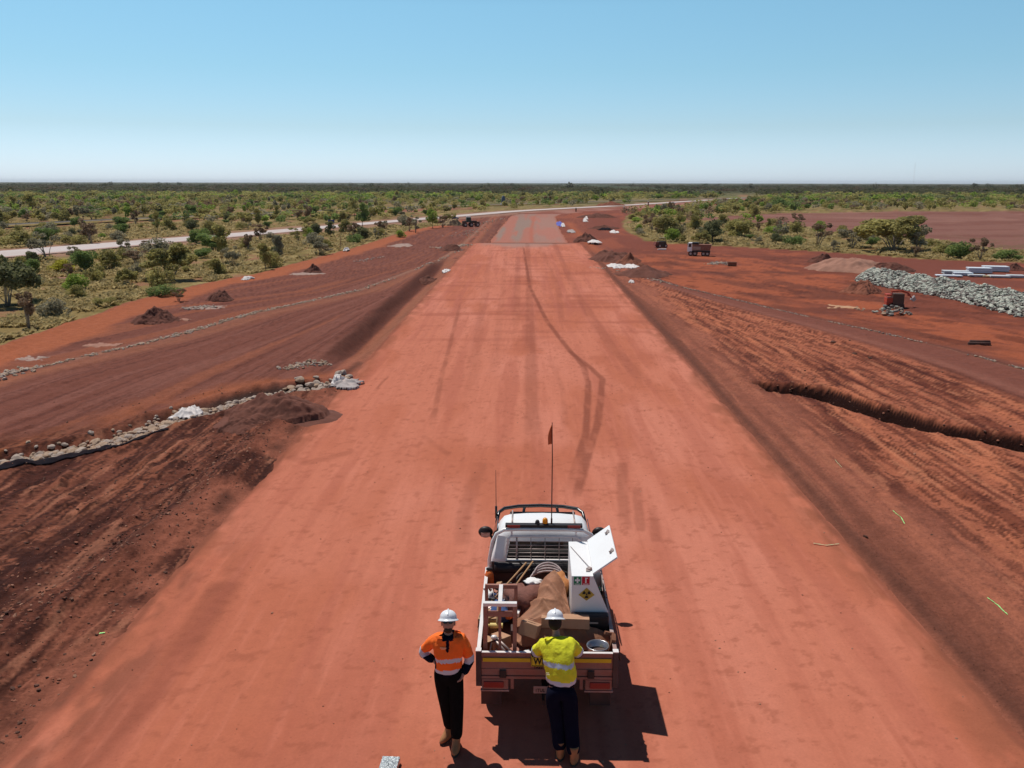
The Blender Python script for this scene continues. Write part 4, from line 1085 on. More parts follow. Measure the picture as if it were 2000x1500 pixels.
# ================================================================== LOAD ON THE TRAY
def heap(name, label, cat, x0, x1, y0, y1, zf, m_, nx=40, ny=40, group=None):
    o = tag(bpy.data.objects.new(name, None) if False else None, None) if False else None
    xs = np.linspace(x0, x1, nx); yy = np.linspace(y0, y1, ny); XX, YY = np.meshgrid(xs, yy); uu_ = (XX - x0) / (x1 - x0); vv_ = (YY - y0) / (y1 - y0)
    ZZ = zf(uu_, vv_, XX, YY)
    top = np.stack([XX.ravel(), YY.ravel(), ZZ.ravel()], 1); c = np.array([(x0 + x1) / 2, (y0 + y1) / 2, 0]); 
    me = np_mesh(name, top - c, grid_faces(ny, nx), None, True, [m_])
    o = link(name, me); o.location = c; sm = o.modifiers.new('thick', 'SOLIDIFY'); sm.thickness = .006; sm.offset = 1
    return tag(o, label, cat, group)
def tarp_z(u, v, X_, Y_):
    big = np.exp(-(((X_ - .40) / .24) ** 2 + ((Y_ - 11.25) / .48) ** 2)) * .42 + .16 * ss(X_, .5, .7) * ss(Y_, 10.22, 10.5) + np.exp(-(((X_ - .35) / .40) ** 2 + ((Y_ - 10.7) / .5) ** 2)) * .24 + np.exp(-(((X_ - .10) / .22) ** 2 + ((Y_ - 10.6) / .3) ** 2)) * .10
    fold = .06 * ((1 - np.abs(2 * vn(X_ * 3.2 + Y_ * 2.4, Y_ * .9 - X_ * .9, 401) - 1)) ** 4) + .035 * ((1 - np.abs(2 * vn(X_ * 7 + Y_ * 4.5 + 3, Y_ * 1.4 - X_ * 1.2, 405) - 1)) ** 3) + .03 * ((1 - np.abs(2 * vn(X_ * 1.5 - Y_ * 4.0, X_ * 1.2 + Y_, 403) - 1)) ** 4) + .0 * .045 * (1 - np.abs(2 * fbm(X_ * 7 + Y_ * 3.5, Y_ * 1.6 - X_ * .8, 401, 4) - 1)) + .03 * (1 - np.abs(2 * fbm(X_ * 3 - Y_ * 6, X_ * 1.2 + Y_, 402, 3) - 1))
    fold = fold * (1 - .65 * ss(X_, .5, .72))
    edge = np.minimum(np.minimum(u, 1 - u), np.minimum(v, 1 - v))
    z = TZ + .012 + big + fold + .06 * ss(edge, .0, .12)
    diag = ss(X_ * 1.0 + Y_ * .62, 7.72, 7.58)          # the sheet stops short of the locker
    return np.maximum(TZ + .008, z * 1)
tp = heap('tarpaulin', 'brown tarpaulin draped in folds over the load on the ute tray', 'tarpaulin', -.12, 1.13, 10.24, 11.9, tarp_z, tarp_m, 130, 150)
# shape the sheet: its far edge runs from the locker corner to the right rail
me = tp.data; co = np.empty(len(me.vertices) * 3); me.vertices.foreach_get('co', co); co = co.reshape(-1, 3); wx = co[:, 0] + tp.location.x; wy = co[:, 1] + tp.location.y
lim = np.interp(wx, [-.12, .1, .3, .50, .60, .80, 1.13], [11.0, 11.55, 11.8, 11.6, 10.64, 10.50, 10.44]); v_ = (wy - 10.24) / (11.9 - 10.24)
ny_ = 10.24 + v_ * (lim - 10.24); co[:, 1] = ny_ - tp.location.y; co[:, 2] = tarp_z((wx + .12) / 1.25, v_, wx, ny_)
me.vertices.foreach_set('co', co.ravel()); me.update()

def solid(name, label, cat, build, m_, loc=(0, 0, 0), group=None, smooth=False, bevel=.004):
    mb = MB(); build(mb); mb.v = [tuple(Vector(p) - Vector(loc)) for p in mb.v]
    o = mb.build(name, m_, None, smooth=smooth, bevel=bevel); o.location = loc
    return tag(o, label, cat, group)
# long flat carton on the right, with a hand hole
p0 = P0 = GY(1110, 1207, 10.35)
t = empty('carton', (.55, 10.5, 1.15), 'long flat brown cardboard box lying across the tarpaulin', 'box')
m = MB(); m.box((.53, 10.47, 1.255), (.62, .24, .13), (R(-12), 0, R(-3))); m.build('box_body', card_m, t, bevel=.006)
m = MB(); m.box((.53, 10.36, 1.335), (.60, .012, .02), (R(-12), 0, R(-3))); m.build('flap', card_m, t)
m = MB(); m.ell((.79, 10.37, 1.285), (.035, .012, .022), 12, 6); m.build('hand_hole', black_ink, t, smooth=True)
t = empty('carton', (.05, 10.3, 1.1), 'small square cardboard box tilted under the metal frame side of the tarpaulin', 'box')
m = MB(); m.box((.08, 10.36, 1.20), (.24, .22, .17), (R(-20), R(8), R(-22))); m.build('box_body', card_m, t, bevel=.006)
m = MB()
for k in range(4): m.box((.085 + .008 * k, 10.31 + .028 * k, 1.289 + .010 * k), (.12 - .02 * (k % 2), .006, .003), (R(-20), R(8), R(-22)))
m.build('printed_lines', black_ink, t)
t = empty('carton', (-.34, 10.25, 1.0), 'open brown carton with raised corner seen through the pale frame', 'box')
m = MB(); m.box((-.36, 10.36, 1.0), (.30, .26, .16), (R(-10), R(0), R(38))); m.build('box_body', card_m, t, bevel=.006)
m = MB(); m.box((-.40, 10.25, 1.10), (.22, .10, .006), (R(-25), 0, R(38))); m.build('flap', card_m, t)
# pale timber/aluminium H frame standing at the left rear corner
FRY = 9.98
def fp(px, py, Y=FRY): return GY(px, py, Y)
a = fp(945, 1176); b_ = fp(1011, 1176); zT = a[2]; xa, xb = a[0], b_[0]
t = empty('frame_stand', ((xa + xb) / 2, FRY, TZ), 'pale square metal frame standing upright at the left rear of the tray', 'frame')
m = MB(); zB = TZ + .003
m.bx(xa, xb, FRY - .03, FRY + .03, zT - .045, zT); m.build('top_bar', pale_metal, t, bevel=.003)
for xx in (xa + .0, xb - .05): 
    m = MB(); m.bx(xx, xx + .05, FRY - .025, FRY + .025, zB, zT - .047); m.build('post', dusty_red, t, bevel=.003)
m = MB(); m.bx((xa + xb) / 2 - .02, (xa + xb) / 2 + .015, FRY - .012, FRY + .012, zB + .17, zT - .047); m.build('post', dusty_red, t, bevel=.003)
m = MB(); m.bx(xa + .052, xb - .052, FRY - .015, FRY + .015, zT - .19, zT - .12); m.build('cross_bar', dusty_red, t, bevel=.003)
m = MB(); m.bx(xa + .052, xb - .052, FRY - .015, FRY + .015, zB + .10, zB + .165); m.build('cross_bar', dusty_red, t, bevel=.003)
m = MB(); m.bx((xa + xb) / 2 - .025, (xa + xb) / 2 + .025, FRY + .032, FRY + .50, zT - .045, zT); m.build('long_arm', pale_metal, t, bevel=.003)
m = MB(); m.bx(xa, xb, FRY + .50, FRY + .54, zT - .06, zT - .012); m.bx(xa, xa + .04, FRY + .50, FRY + .54, zB, zT - .06); m.bx(xb - .04, xb, FRY + .50, FRY + .54, zB, zT - .06); m.build('rear_leg_frame', dusty_red, t, bevel=.003)
m = MB(); m.bx(xa + .0, xb - .0, FRY - .055, FRY - .035, zB, zB + .20); m.build('lower_panel', dusty_red, t, bevel=.003)
t = empty('case_or_gap_filler', (.89, 10.57, TZ), 'flat black box added to stand for the shaded gap in front of the white locker', 'case')  # added black block, stands in for the dark void below the locker front
m = MB(); m.bx(.64, 1.10, 10.52, 10.645, TZ + .02, 1.30); m.build('case_body', black_plastic, t, bevel=.015)
m = MB(); m.bx(.80, .96, 10.505, 10.517, 1.20, 1.22); m.build('handle', galv, t)
# stacked sieves
sx_, sy_ = GY(1169, 1262, 10.05)[:2]
for i, (lab) in enumerate(('lower round steel sieve pan at the right rear corner of the tray', 'upper round steel sieve stacked at the right rear corner of the tray')):
    z0 = TZ + .004 + i * .128
    t = empty('test_sieve', (sx_, sy_, z0), lab, 'sieve', 'round steel sieves stacked on the tray')
    m = MB(); m.lathe((sx_, sy_, z0), [(.125, .0), (.135, .004), (.135, .105), (.142, .108), (.142, .122), (.130, .122), (.130, .02), (.120, .012)], 36); m.build('ring', stainless, t, smooth=True)
    m = MB(); m.cyl((sx_, sy_, z0 + .03), .129, .004, 36); m.build('mesh_disc', dark_box, t)
solid('wooden_stool', 'small rusty brown bracket against the right rail beside the sieves', 'bracket', lambda mb: (mb.box((CX + .82, 10.15, 1.10), (.05, .12, .28), (R(15), R(12), 0)), mb.box((CX + .80, 10.22, 1.22), (.14, .04, .04), (0, R(20), R(20)))), mat('rusty_steel', (.22, .09, .05), rough=.9, var=.3), (CX + .82, 10.15, 1.1))
bpy.data.objects['wooden_stool'].name = 'rusty_bracket'
# tripod with grey tubes lying by the frame
tx, ty = GY(972, 1250, 10.12)[:2]
t = empty('folded_tripod', (tx, ty, TZ), 'folded grey tripod lying on the tray behind the pale frame', 'tripod')
for d0, d1, r_ in (((-.07, .10, .22), (-.10, -.06, .05), .010), ((-.05, .12, .23), (.16, -.04, .06), .018), ((.0, .13, .22), (.20, .0, .08), .016), ((-.05, .1, .12), (.1, -.06, .03), .014)):
    m = MB(); m.tube([(tx + d0[0], ty + d0[1], TZ + d0[2]), (tx + d1[0], ty + d1[1], TZ + d1[2])], r_, 8); m.build('leg', galv, t, smooth=True)
m = MB(); m.ell((tx - .04, ty + .12, TZ + .24), (.045, .035, .03), 10, 6); m.build('head', pale_metal, t, smooth=True)
# extinguisher / jug at the front left, orange
ex, ey = GY(957, 1118, 12.0)[:2]
t = empty('fire_extinguisher', (ex, ey, TZ), 'orange-red fire extinguisher upright in the front left corner of the tray', 'extinguisher')
m = MB(); m.lathe((ex, ey, TZ), [(.0, .003), (.06, .003), (.068, .02), (.068, .28), (.05, .33), (.02, .35), (.0, .352)], 18); m.build('cylinder', orange_plastic, t, smooth=True)
m = MB(); m.box((ex, ey, TZ + .37), (.09, .03, .03)); m.tube([(ex + .03, ey, TZ + .37), (ex + .08, ey, TZ + .25), (ex + .07, ey, TZ + .08)], .010, 6); m.build('valve', black_plastic, t)
t = empty('tool_bundle', (-.22, 11.3, 1.05), 'jumble of dark cables, bars and small tools between the pale frame and the maroon sack', 'tools')
qq = random.Random(9)
for i_ in range(9):
    x_, y_ = qq.uniform(-.48, .02), qq.uniform(10.75, 11.9); a_ = qq.uniform(0, 3.1); l_ = qq.uniform(.12, .32)
    m = MB(); m.tube([(x_ - l_ * math.cos(a_), y_ - l_ * math.sin(a_), 1.10 + qq.uniform(0, .1)), (x_, y_, 1.17 + qq.uniform(0, .08)), (x_ + l_ * .6 * math.cos(a_), y_ + l_ * math.sin(a_), 1.08 + qq.uniform(0, .1))], qq.uniform(.006, .016), 7); m.build('bar' if i_ % 2 else 'cable', (galv, black_plastic, rope_m, dark_box)[i_ % 4], t, smooth=True)
for i_ in range(7):
    x_, y_ = qq.uniform(-.46, .0), qq.uniform(10.8, 11.8)
    m = MB(); m.box((x_, y_, 1.14), (qq.uniform(.05, .12), qq.uniform(.05, .12), qq.uniform(.03, .10)), (qq.uniform(-.4, .4), qq.uniform(-.4, .4), qq.uniform(0, 3))); m.build('tool', (dark_box, paper_m, orange_plastic, blue_cloth, galv, black_plastic, wood_m)[i_], t, bevel=.006)
# hose coil arcs
def arc(cx_, cy_, cz_, rx_, ry_, a0, a1, n=18): return [(cx_ + rx_ * math.cos(R(a0 + (a1 - a0) * i / (n - 1))), cy_ + ry_ * math.sin(R(a0 + (a1 - a0) * i / (n - 1))), cz_ + .10 * math.sin(math.pi * i / (n - 1))) for i in range(n)]
t = empty('hose_coil', (.32, 11.9, 1.1), 'pale pink ribbed hose looped behind the tarpaulin near the headboard', 'hose')
m = MB()
for k in range(4): m.tube(arc(.34, 11.72 + .03 * k, 1.18 + .03 * k, .30 - .03 * k, .20, 10, 170), .014, 7)
m.build('hose', hose_m, t, smooth=True)
m = MB()
for k in range(3): m.tube(arc(.30, 11.80, 1.12 + .03 * k, .42, .22, 0, 180), .012, 6)
m.build('cable', black_plastic, t, smooth=True)
# sticks, shovels, rope on the left
for i, (pa, pb, lab) in enumerate((((-.50, 11.2, 1.10), (.02, 12.05, 1.35), 'brown shovel handle leaning to the headboard, nearest the left rail'), ((-.36, 11.15, 1.06), (.12, 12.08, 1.36), 'brown wooden pole leaning to the headboard beside the blue cloth'))):
    t = empty('shovel', pa, lab, 'shovel')
    m = MB(); m.tube([pa, pb], .013, 8); m.build('shaft', wood_m, t, smooth=True)
    d_ = (Vector(pb) - Vector(pa)).normalized()
    m = MB(); m.prism([Vector(pa) + Vector((-.09, -.02, 0)), Vector(pa) + Vector((.07, -.06, 0)), Vector(pa) + Vector((.04, -.25, -.05)), Vector(pa) + Vector((-.09, -.22, -.05))], (0, 0, .008)); m.build('blade', galv, t, bevel=.003)
t = empty('rope', (-.3, 11.3, 1.0), 'brown rope tangle across the left side of the tray', 'rope')
m = MB()
for k in range(5):
    q = random.Random(k); pts = [(-.55 + .13 * j, 11.25 + .18 * math.sin(j * 1.1 + k) + .05 * k, 1.0 + .05 * q.random() + .05 * math.sin(j + k)) for j in range(6)]
    m.tube(pts, .009, 6)
m.build('strand', rope_m, t, smooth=True)
# jumbled tool boxes and bags
def blob(name, label, cat, c, r, m_, seed, jit=.10, group=None):
    me_ = bmesh.new(); bmesh.ops.create_icosphere(me_, subdivisions=3, radius=1)
    q = random.Random(seed); ox = q.random() * 10
    for v in me_.verts:
        n = .75 - abs(2 * fbm(np.array([v.co.x * 1.9 + ox + v.co.z]), np.array([v.co.y * 1.9 + v.co.z * 2.1]), seed, 3)[0] - 1) * 2
        v.co *= 1 + jit * 1.6 * n
        v.co.x *= r[0]; v.co.y *= r[1]; v.co.z = max(v.co.z, -.75) * r[2]
    me2 = bpy.data.meshes.new(name); me_.to_mesh(me2); me_.free(); me2.materials.append(m_)
    me2.polygons.foreach_set('use_smooth', [True] * len(me2.polygons))
    o = link(name, me2); o.location = c
    return tag(o, label, cat, group)
blob('sack', 'dark maroon sack bulging beside the white paper on the tray', 'sack', (-.02, 11.20, 1.13), (.22, .24, .19), sack_m, 3, .6)
blob('sack', 'bright orange-brown sack wedged beside the white locker', 'sack', (.50, 11.50, 1.22), (.13, .22, .20), orange_sack, 5, .2)
blob('work_jacket', 'blue crumpled jacket on the left side of the tray', 'jacket', (-.33, 11.05, 1.07), (.12, .20, .12), blue_cloth, 8, .35)
blob('white_bag', 'white plastic bag stuffed in the left corner by the extinguisher', 'bag', (-.50, 11.45, 1.06), (.07, .10, .11), paper_m, 12, .35)
blob('white_rag', 'torn white paper lying on top of the load', 'paper', (.12, 11.42, 1.36), (.10, .08, .02), paper_m, 15, .45)
blob('work_glove', 'pale glove lying on the tailgate edge beside the man in yellow', 'glove', (CX - .245, 9.93, 1.10), (.055, .05, .03), paper_m, 17, .14)
for i, (x, y, z, sx1, sy1, sz1, m_, lab) in enumerate((
    (-.48, 10.88, 1.02, .26, .30, .22, wood_m, 'brown plywood crate behind the pale frame'),
    (-.08, 10.62, 1.0, .20, .18, .16, dark_box, 'black tool case below the yellow spool'),
    (-.20, 11.60, 1.02, .34, .28, .24, dark_box, 'large black tool case by the headboard'))):
    t = empty('case_or_gap_filler', (x, y, z), lab, 'case')
    m = MB(); m.box((x, y, z), (sx1, sy1, sz1), (0, 0, R(8 * i - 6))); m.build('case_body', m_, t, bevel=.01)
    m = MB(); m.tube([(x - .05, y, z + sz1 / 2), (x - .04, y, z + sz1 / 2 + .03), (x + .04, y, z + sz1 / 2 + .03), (x + .05, y, z + sz1 / 2)], .008, 6); m.build('handle', galv, t)
solid('tape_spool', 'yellow marking tape spool on the black tool case', 'spool', lambda mb: (mb.cyl((-.02, 10.64, 1.12), .05, .06, 18, (.3, -.4, 1)), mb.cyl((-.02, 10.64, 1.12), .03, .075, 18, (.3, -.4, 1))), mat('yellow_tape_roll', (.75, .45, .06), rough=.6, var=.1), (-.02, 10.64, 1.12), smooth=False)
solid('steel_bar', 'thin steel pinch bar lying on the tarpaulin', 'bar', lambda mb: mb.tube([(.02, 10.58, 1.24), (.30, 10.78, 1.38)], .011, 8), galv, (.15, 10.68, 1.3), smooth=True, bevel=0)
solid('paint_can', 'yellow and white spray can lying inside the pale frame', 'can', lambda mb: (mb.cyl((-.37, 10.62, 1.10), .035, .17, 14, 'x'), mb.cyl((-.48, 10.62, 1.10), .02, .04, 12, 'x')), mat('yellow_can', (.80, .62, .22), rough=.4, var=.1), (-.37, 10.62, 1.10))
q = random.Random(31)
for i in range(7):
    x = CX - .35 - .06 * i + q.uniform(-.02, .02) + .15; 
    solid('bolt', 'small pale bolt among the litter along the tailgate', 'bolt', lambda mb: (mb.cyl((x, 9.91 + q.uniform(0, .05), TZ + .235), .012, .03, 8, 'x'), mb.cyl((x + .02, 9.92, TZ + .235), .018, .01, 6, 'x')), pale_metal, (x, 9.92, TZ + .235), group='small bolts along the tailgate', bevel=0) if False else None
t = empty('tool_tray', (CX - .42, 9.93, TZ), 'narrow dusty parts tray against the tailgate left of the man in yellow', 'tray')
m = MB(); m.bx(CX - .80, CX - .22, 9.882, 10.0, TZ + .004, 1.07); m.build('bin', dusty_red, t, bevel=.004)
m = MB()
for i in range(10):
    x = CX - .50 + .024 * i; m.cyl((x, 9.93 + q.uniform(-.03, .03), 1.078), .008, q.uniform(.02, .05), 8, ('x', 'y')[i % 2])
m.cyl((CX - .70, 9.93, 1.082), .02, .03, 10, 'y'); m.build('loose_bolts', pale_metal, t)

# aluminium case on the road, cut by the bottom of the photo
ca = G(750, 1482); cb = G(785, 1482)
t = empty('metal_case', ((ca[0] + cb[0]) / 2, ca[1] - .25, 0), 'silver metal case with a lens-like lid lying on the road at the bottom edge', 'case', rz=R(-3))
w_ = (cb[0] - ca[0])
m = MB(); m.box((0, 0, .05), (w_, .34, .08)); m.build('case_body', stainless, t, bevel=.012, local=True)
m = MB(); m.box((0, 0, .0925), (w_ * .96, .33, .005)); m.box((.03, .06, .100), (w_ * .4, .12, .010), (R(8), 0, R(30))); m.box((-.04, .0, .100), (w_ * .3, .16, .008), (0, R(9), R(-20))); m.box((-.02, -.09, .099), (w_ * .6, .07, .008)); m.build('lid', mat('scuffed_aluminium', (.42, .45, .46), rough=.3, metal=.7, var=.4, scale=30, bump=.6), t, bevel=.002, local=True)
m = MB(); m.tube([(-.05, -.17, .07), (-.05, -.2, .07), (.05, -.2, .07), (.05, -.17, .07)], .008, 6); m.build('handle', black_plastic, t, smooth=True, local=True)

# ================================================================== PEOPLE
def skin_obj(name, nodes, edges, mats, parent, root=0, sub=2, face_mat=None, flat=None):
    """nodes: list of (pos, radius or (rx, ry)); the surface grown round them, then frozen to a mesh"""
    me = bpy.data.meshes.new(name + '_skeleton'); off = parent_world(parent)
    me.from_pydata([tuple(Vector(p) - off) for p, r in nodes], edges, [])
    o = link(name, me, None)
    sk = o.modifiers.new('skin', 'SKIN'); sk.use_smooth_shade = True
    for i, (p, r) in enumerate(nodes):
        sv = me.skin_vertices[0].data[i]; sv.radius = r if hasattr(r, '__len__') else (r, r); sv.use_root = (i == root)
    sb = o.modifiers.new('sub', 'SUBSURF'); sb.levels = sub; sb.render_levels = sub
    dg = bpy.context.evaluated_depsgraph_get(); m2 = bpy.data.meshes.new_from_object(o.evaluated_get(dg))
    bpy.data.objects.remove(o); bpy.data.meshes.remove(me)
    m2.materials.clear()
    for m_ in mats: m2.materials.append(m_)
    if face_mat:
        for p in m2.polygons: p.material_index = face_mat(Vector(p.center) + off)
    else:
        for p in m2.polygons: p.material_index = 0
    m2.name = name
    return link(name, m2, parent)
def head(parent, c, yaw, pitch, s=1.0):
    """head with face, ears; faces -Y when yaw = 0"""
    bm = bmesh.new(); bmesh.ops.create_icosphere(bm, subdivisions=4, radius=1)
    for v in bm.verts:
        x, y, z = v.co
        X_ = x * .076; Y_ = y * .096; Z_ = z * .118
        if z < 0: X_ *= 1 - .28 * (-z) ** 1.5; Y_ = Y_ * (1 - .12 * (-z)) - .010 * (-z)
        if y < 0:
            Y_ += .008 * math.exp(-((abs(x) - .35) / .16) ** 2 - ((z - .05) / .14) ** 2)      # eye sockets
            Y_ -= .026 * math.exp(-(x / .13) ** 2 - ((z + .20) / .17) ** 2)                   # nose
            Y_ -= .008 * math.exp(-(x / .30) ** 2 - ((z + .52) / .07) ** 2)                   # lips
            Y_ -= .008 * math.exp(-(x / .3) ** 2 - ((z + .82) / .14) ** 2)                    # chin
            Y_ -= .006 * math.exp(-(x / .7) ** 2 - ((z - .22) / .08) ** 2)                    # brow
        v.co = (X_ * s, Y_ * s, Z_ * s)
    for sx in (-1, 1):
        r_ = bmesh.ops.create_icosphere(bm, subdivisions=2, radius=1)
        for v in r_['verts']: v.co = (sx * (.078 + v.co.x * .009), .010 + v.co.y * .018, -.012 + v.co.z * .032)
    M = Matrix.Translation(Vector(c) - parent_world(parent)) @ Euler((R(pitch), 0, R(yaw))).to_matrix().to_4x4()
    bm.transform(M); me = bpy.data.meshes.new('head'); bm.to_mesh(me); bm.free()
    me.materials.append(skin_m); me.polygons.foreach_set('use_smooth', [True] * len(me.polygons))
    return me, M
def hat(parent, M, brim_all=True):
    M2 = Matrix.Translation(parent_world(parent)) @ M
    m = MB(); prof = []
    for i in range(12):
        a = math.pi / 2 * i / 11; prof.append((.100 * math.sin(a) + .0008, .062 + .088 * math.cos(a)))
    prof += [(.102, .050), (.112, .040), (.125, .030), (.126, .026), (.122, .025), (.108, .034), (.096, .044)]
    m.lathe((0, 0, 0), prof, 32, 1.0, 1.16)
    # ridge along the crown
    m.tube([(0, -.108 * math.cos(R(a)), .062 + .091 * math.sin(R(a))) for a in np.linspace(15, 165, 12)], .010, 6)
    m.v = [tuple(M2 @ Vector(v)) for v in m.v]
    return m.build('hard_hat', hat_m, parent, smooth=True)
def hand(parent, wrist, direc, palm_n, side, curl=.5):
    d = Vector(direc).normalized(); n = Vector(palm_n); n = (n - d * n.dot(d)).normalized(); s = d.cross(n) * side
    w = Vector(wrist); nodes = [(w, .026), (w + d * .045, (.036, .020)), (w + d * .085, (.038, .018))]; edges = [(0, 1), (1, 2)]
    for k, (off_, L_) in enumerate(((-.030, .070), (-.010, .080), (.010, .075), (.029, .060))):
        b = w + d * .085 + s * off_; i = len(nodes)
        p1 = b + (d * math.cos(curl * .4) + n * math.sin(curl * .4)) * L_ * .45
        p2 = p1 + (d * math.cos(curl * 1.1) + n * math.sin(curl * 1.1)) * L_ * .32
        p3 = p2 + (d * math.cos(curl * 1.8) + n * math.sin(curl * 1.8)) * L_ * .25
        nodes += [(b, .010), (p1, .0092), (p2, .0085), (p3, .0072)]; edges += [(2, i), (i, i + 1), (i + 1, i + 2), (i + 2, i + 3)]
    i = len(nodes); b = w + d * .035 - s * .034
    nodes += [(b, .012), (b + d * .03 - s * .024 + n * .01, .0105), (b + d * .055 - s * .030 + n * .022, .0088)]; edges += [(1, i), (i, i + 1), (i + 1, i + 2)]
    return nodes, edges
def boot(parent, ankle, toe_dir, pitch=0, mats=None):
    """work boot: shaft, foot, sole; toe_dir is a compass angle in degrees, 0 = towards -Y"""
    M = Matrix.Translation(Vector(ankle)) @ Euler((0, 0, R(toe_dir))).to_matrix().to_4x4() @ Euler((R(pitch), 0, 0)).to_matrix().to_4x4()
    prof = [(.075, .055, .095, -.02), (.05, .055, .062, .0), (.0, .052, .075, -.01), (-.045, .05, .105, -.045), (-.075, .048, .135, -.075)]
    m = MB(); n = 18; vs = []
    for z, rx, ry, cy in [(.13, .058, .060, .01), (.06, .052, .056, .005), (.01, .050, .070, -.01), (-.03, .050, .105, -.045), (-.055, .053, .135, -.07), (-.08, .054, .140, -.072)]:
        for k in range(n):
            a = 2 * math.pi * k / n; vs.append((rx * math.cos(a), cy + ry * math.sin(a), z))
    fs = [(i * n + k, i * n + (k + 1) % n, (i + 1) * n + (k + 1) % n, (i + 1) * n + k) for i in range(5) for k in range(n)] + [tuple(range(n)), tuple(5 * n + k for k in range(n))[::-1]]
    m.add([tuple(M @ Vector(v)) for v in vs], fs); b = m.build('boot', boot_m, parent, smooth=True)
    m = MB(); vs = []
    for z in (-.082, -.108):
        for k in range(n):
            a = 2 * math.pi * k / n; vs.append((.057 * math.cos(a), -.072 + .145 * math.sin(a), z))
    m.add([tuple(M @ Vector(v)) for v in vs], [(k, (k + 1) % n, n + (k + 1) % n, n + k) for k in range(n)] + [tuple(range(n)), tuple(n + k for k in range(n))[::-1]])
    m.build('sole', sole_m, b)
    return b

# ---- man in orange, standing left of the tailgate, one hand on his hip, the other in a pocket
PY = 9.62
def W(px, py, dy=0.0): return Vector(GY(px, py, PY + dy))
p1 = empty('person', (W(893, 1462).x, PY, 0), 'man in orange and navy work shirt and white hard hat with hand on hip', 'person')
neck = W(877, 1237, .0); chest = W(877, 1262, .0); belly = W(878, 1290, .0); hipc = W(878, 1314, .02)
shL = W(850, 1248, .0); shR = W(904, 1249, .0); elL = W(825, 1274, .10); wrL = W(851, 1292, .0); elR = W(920, 1289, .08); wrR = W(906, 1318, -.04)
hL = W(867, 1326, .02); hR = W(889, 1326, .02); kL = W(873, 1372, .02); kR = W(894, 1376, -.03); 
anR = Vector((W(894, 1450).x, PY - .03, .115)); anL = Vector((W(881, 1424).x - .01, PY + .14, .165))
headc = W(877, 1216, -.01)
nodes = [(hipc, (.155, .105)), (belly, (.145, .10)), (chest, (.165, .115)), (neck + Vector((0, 0, -.03)), (.09, .075)), (neck + Vector((0, 0, .05)), .052), (headc + Vector((0, .01, -.03)), .055),
         (shL, .062), (elL, .046), (wrL, .028), (shR, .062), (elR, .046), (wrR, .028), (hL, .085), (kL, .058), (anL, .036), (hR, .085), (kR, .058), (anR, .036)]
edges = [(0, 1), (1, 2), (2, 3), (3, 4), (4, 5), (2, 6), (6, 7), (7, 8), (2, 9), (9, 10), (10, 11), (0, 12), (12, 13), (13, 14), (0, 15), (15, 16), (16, 17)]
def scaled(ns, k): return [(p, (r[0] * k, r[1] * k) if hasattr(r, '__len__') else r * k) for p, r in ns]
bnodes = scaled(nodes, .80)
h1n, h1e = hand(p1, wrL + Vector((-.01, -.01, 0)), (.75, -.35, -.5), (.3, -.2, -1), -1, .6)
h2n, h2e = hand(p1, wrR, (-.55, -.1, -.8), (-1, .0, .3), 1, .4)
def merge(bn, be, hn, he, wrist_i):
    k = len(bn) - 1; m_ = {0: wrist_i}
    for i in range(1, len(hn)): m_[i] = k + i
    return bn + hn[1:], be + [(m_[a], m_[b]) for a, b in he]
bn, be = merge(bnodes, edges, h1n, h1e, 8); bn, be = merge(bn, be, h2n, h2e, 11)
bo = skin_obj('body', bn, be, [skin_m], p1)
me_h, M1 = head(p1, headc, 3, -22)
def join_into(o, me_add):
    bm = bmesh.new(); bm.from_mesh(o.data); bm.from_mesh(me_add); bm.to_mesh(o.data); bm.free()
    o.data.polygons.foreach_set('use_smooth', [True] * len(o.data.polygons))
join_into(bo, me_h)
def shirt_zone(main, tp, bandz, cuff, sleeves):
    def f(c):
        # sleeves: colour by distance from the shoulder along the arm
        for sh, el, wr in sleeves:
            for a, b, base in ((sh, el, 0.0), (el, wr, 1.0)):
                d = b - a; t = (c - a).dot(d) / d.dot(d); q = (a + d * max(0, min(1, t)) - c).length
                if q < .088 and (base + t) > .30:
                    s_ = base + t
                    return 0 if s_ < .72 else (2 if s_ < .98 else 1)
        for z0, z1 in bandz:
            if z0 < c.z < z1: return 2
        if c.z < bandz[-1][0]: return 1 if main == 'o' else 0
        return 0
    return f
sh_nodes = [(hipc + Vector((0, 0, -.075)), (.200, .15)), (belly, (.170, .135)), (chest, (.195, .145)), (neck + Vector((0, 0, -.035)), (.12, .10)), (neck + Vector((0, .0, .012)), (.066, .062)),
            (shL, .088), (elL, .068), (wrL, .048), (shR, .088), (elR, .068), (wrR, .048)]
zb1 = W(877, 1281).z; zb2 = W(877, 1304).z
def zone1(c):
    r_ = shirt_zone('o', 0, [(zb1 - .028, zb1 + .028), (zb2 - .028, zb2 + .028)], 0, [(shL, elL, wrL), (shR, elR, wrR)])(c)
    # navy collar and placket
    if c.z > neck.z - .045 and abs(c.x - neck.x) < .065: return 1
    if abs(c.x - neck.x) < .018 and c.y < PY and c.z > zb1 + .12: return 1
    return r_
sh = skin_obj('shirt', sh_nodes, [(0, 1), (1, 2), (2, 3), (3, 4), (2, 5), (5, 6), (6, 7), (2, 8), (8, 9), (9, 10)], [hivis_orange, navy, reflective], p1, sub=4, face_mat=zone1)
tr_nodes = [(hipc + Vector((0, 0, .14)), (.180, .135)), (hipc, (.200, .15)), (hL, .128), (kL, .092), (anL + Vector((0, 0, -.01)), .080), (hR, .128), (kR, .092), (anR + Vector((0, 0, -.01)), .078)]
skin_obj('trousers', tr_nodes, [(0, 1), (1, 2), (2, 3), (3, 4), (1, 5), (5, 6), (6, 7)], [black_cloth], p1, sub=2)
boot(p1, anR, -4); boot(p1, anL, -38, 14)
hat(p1, M1)
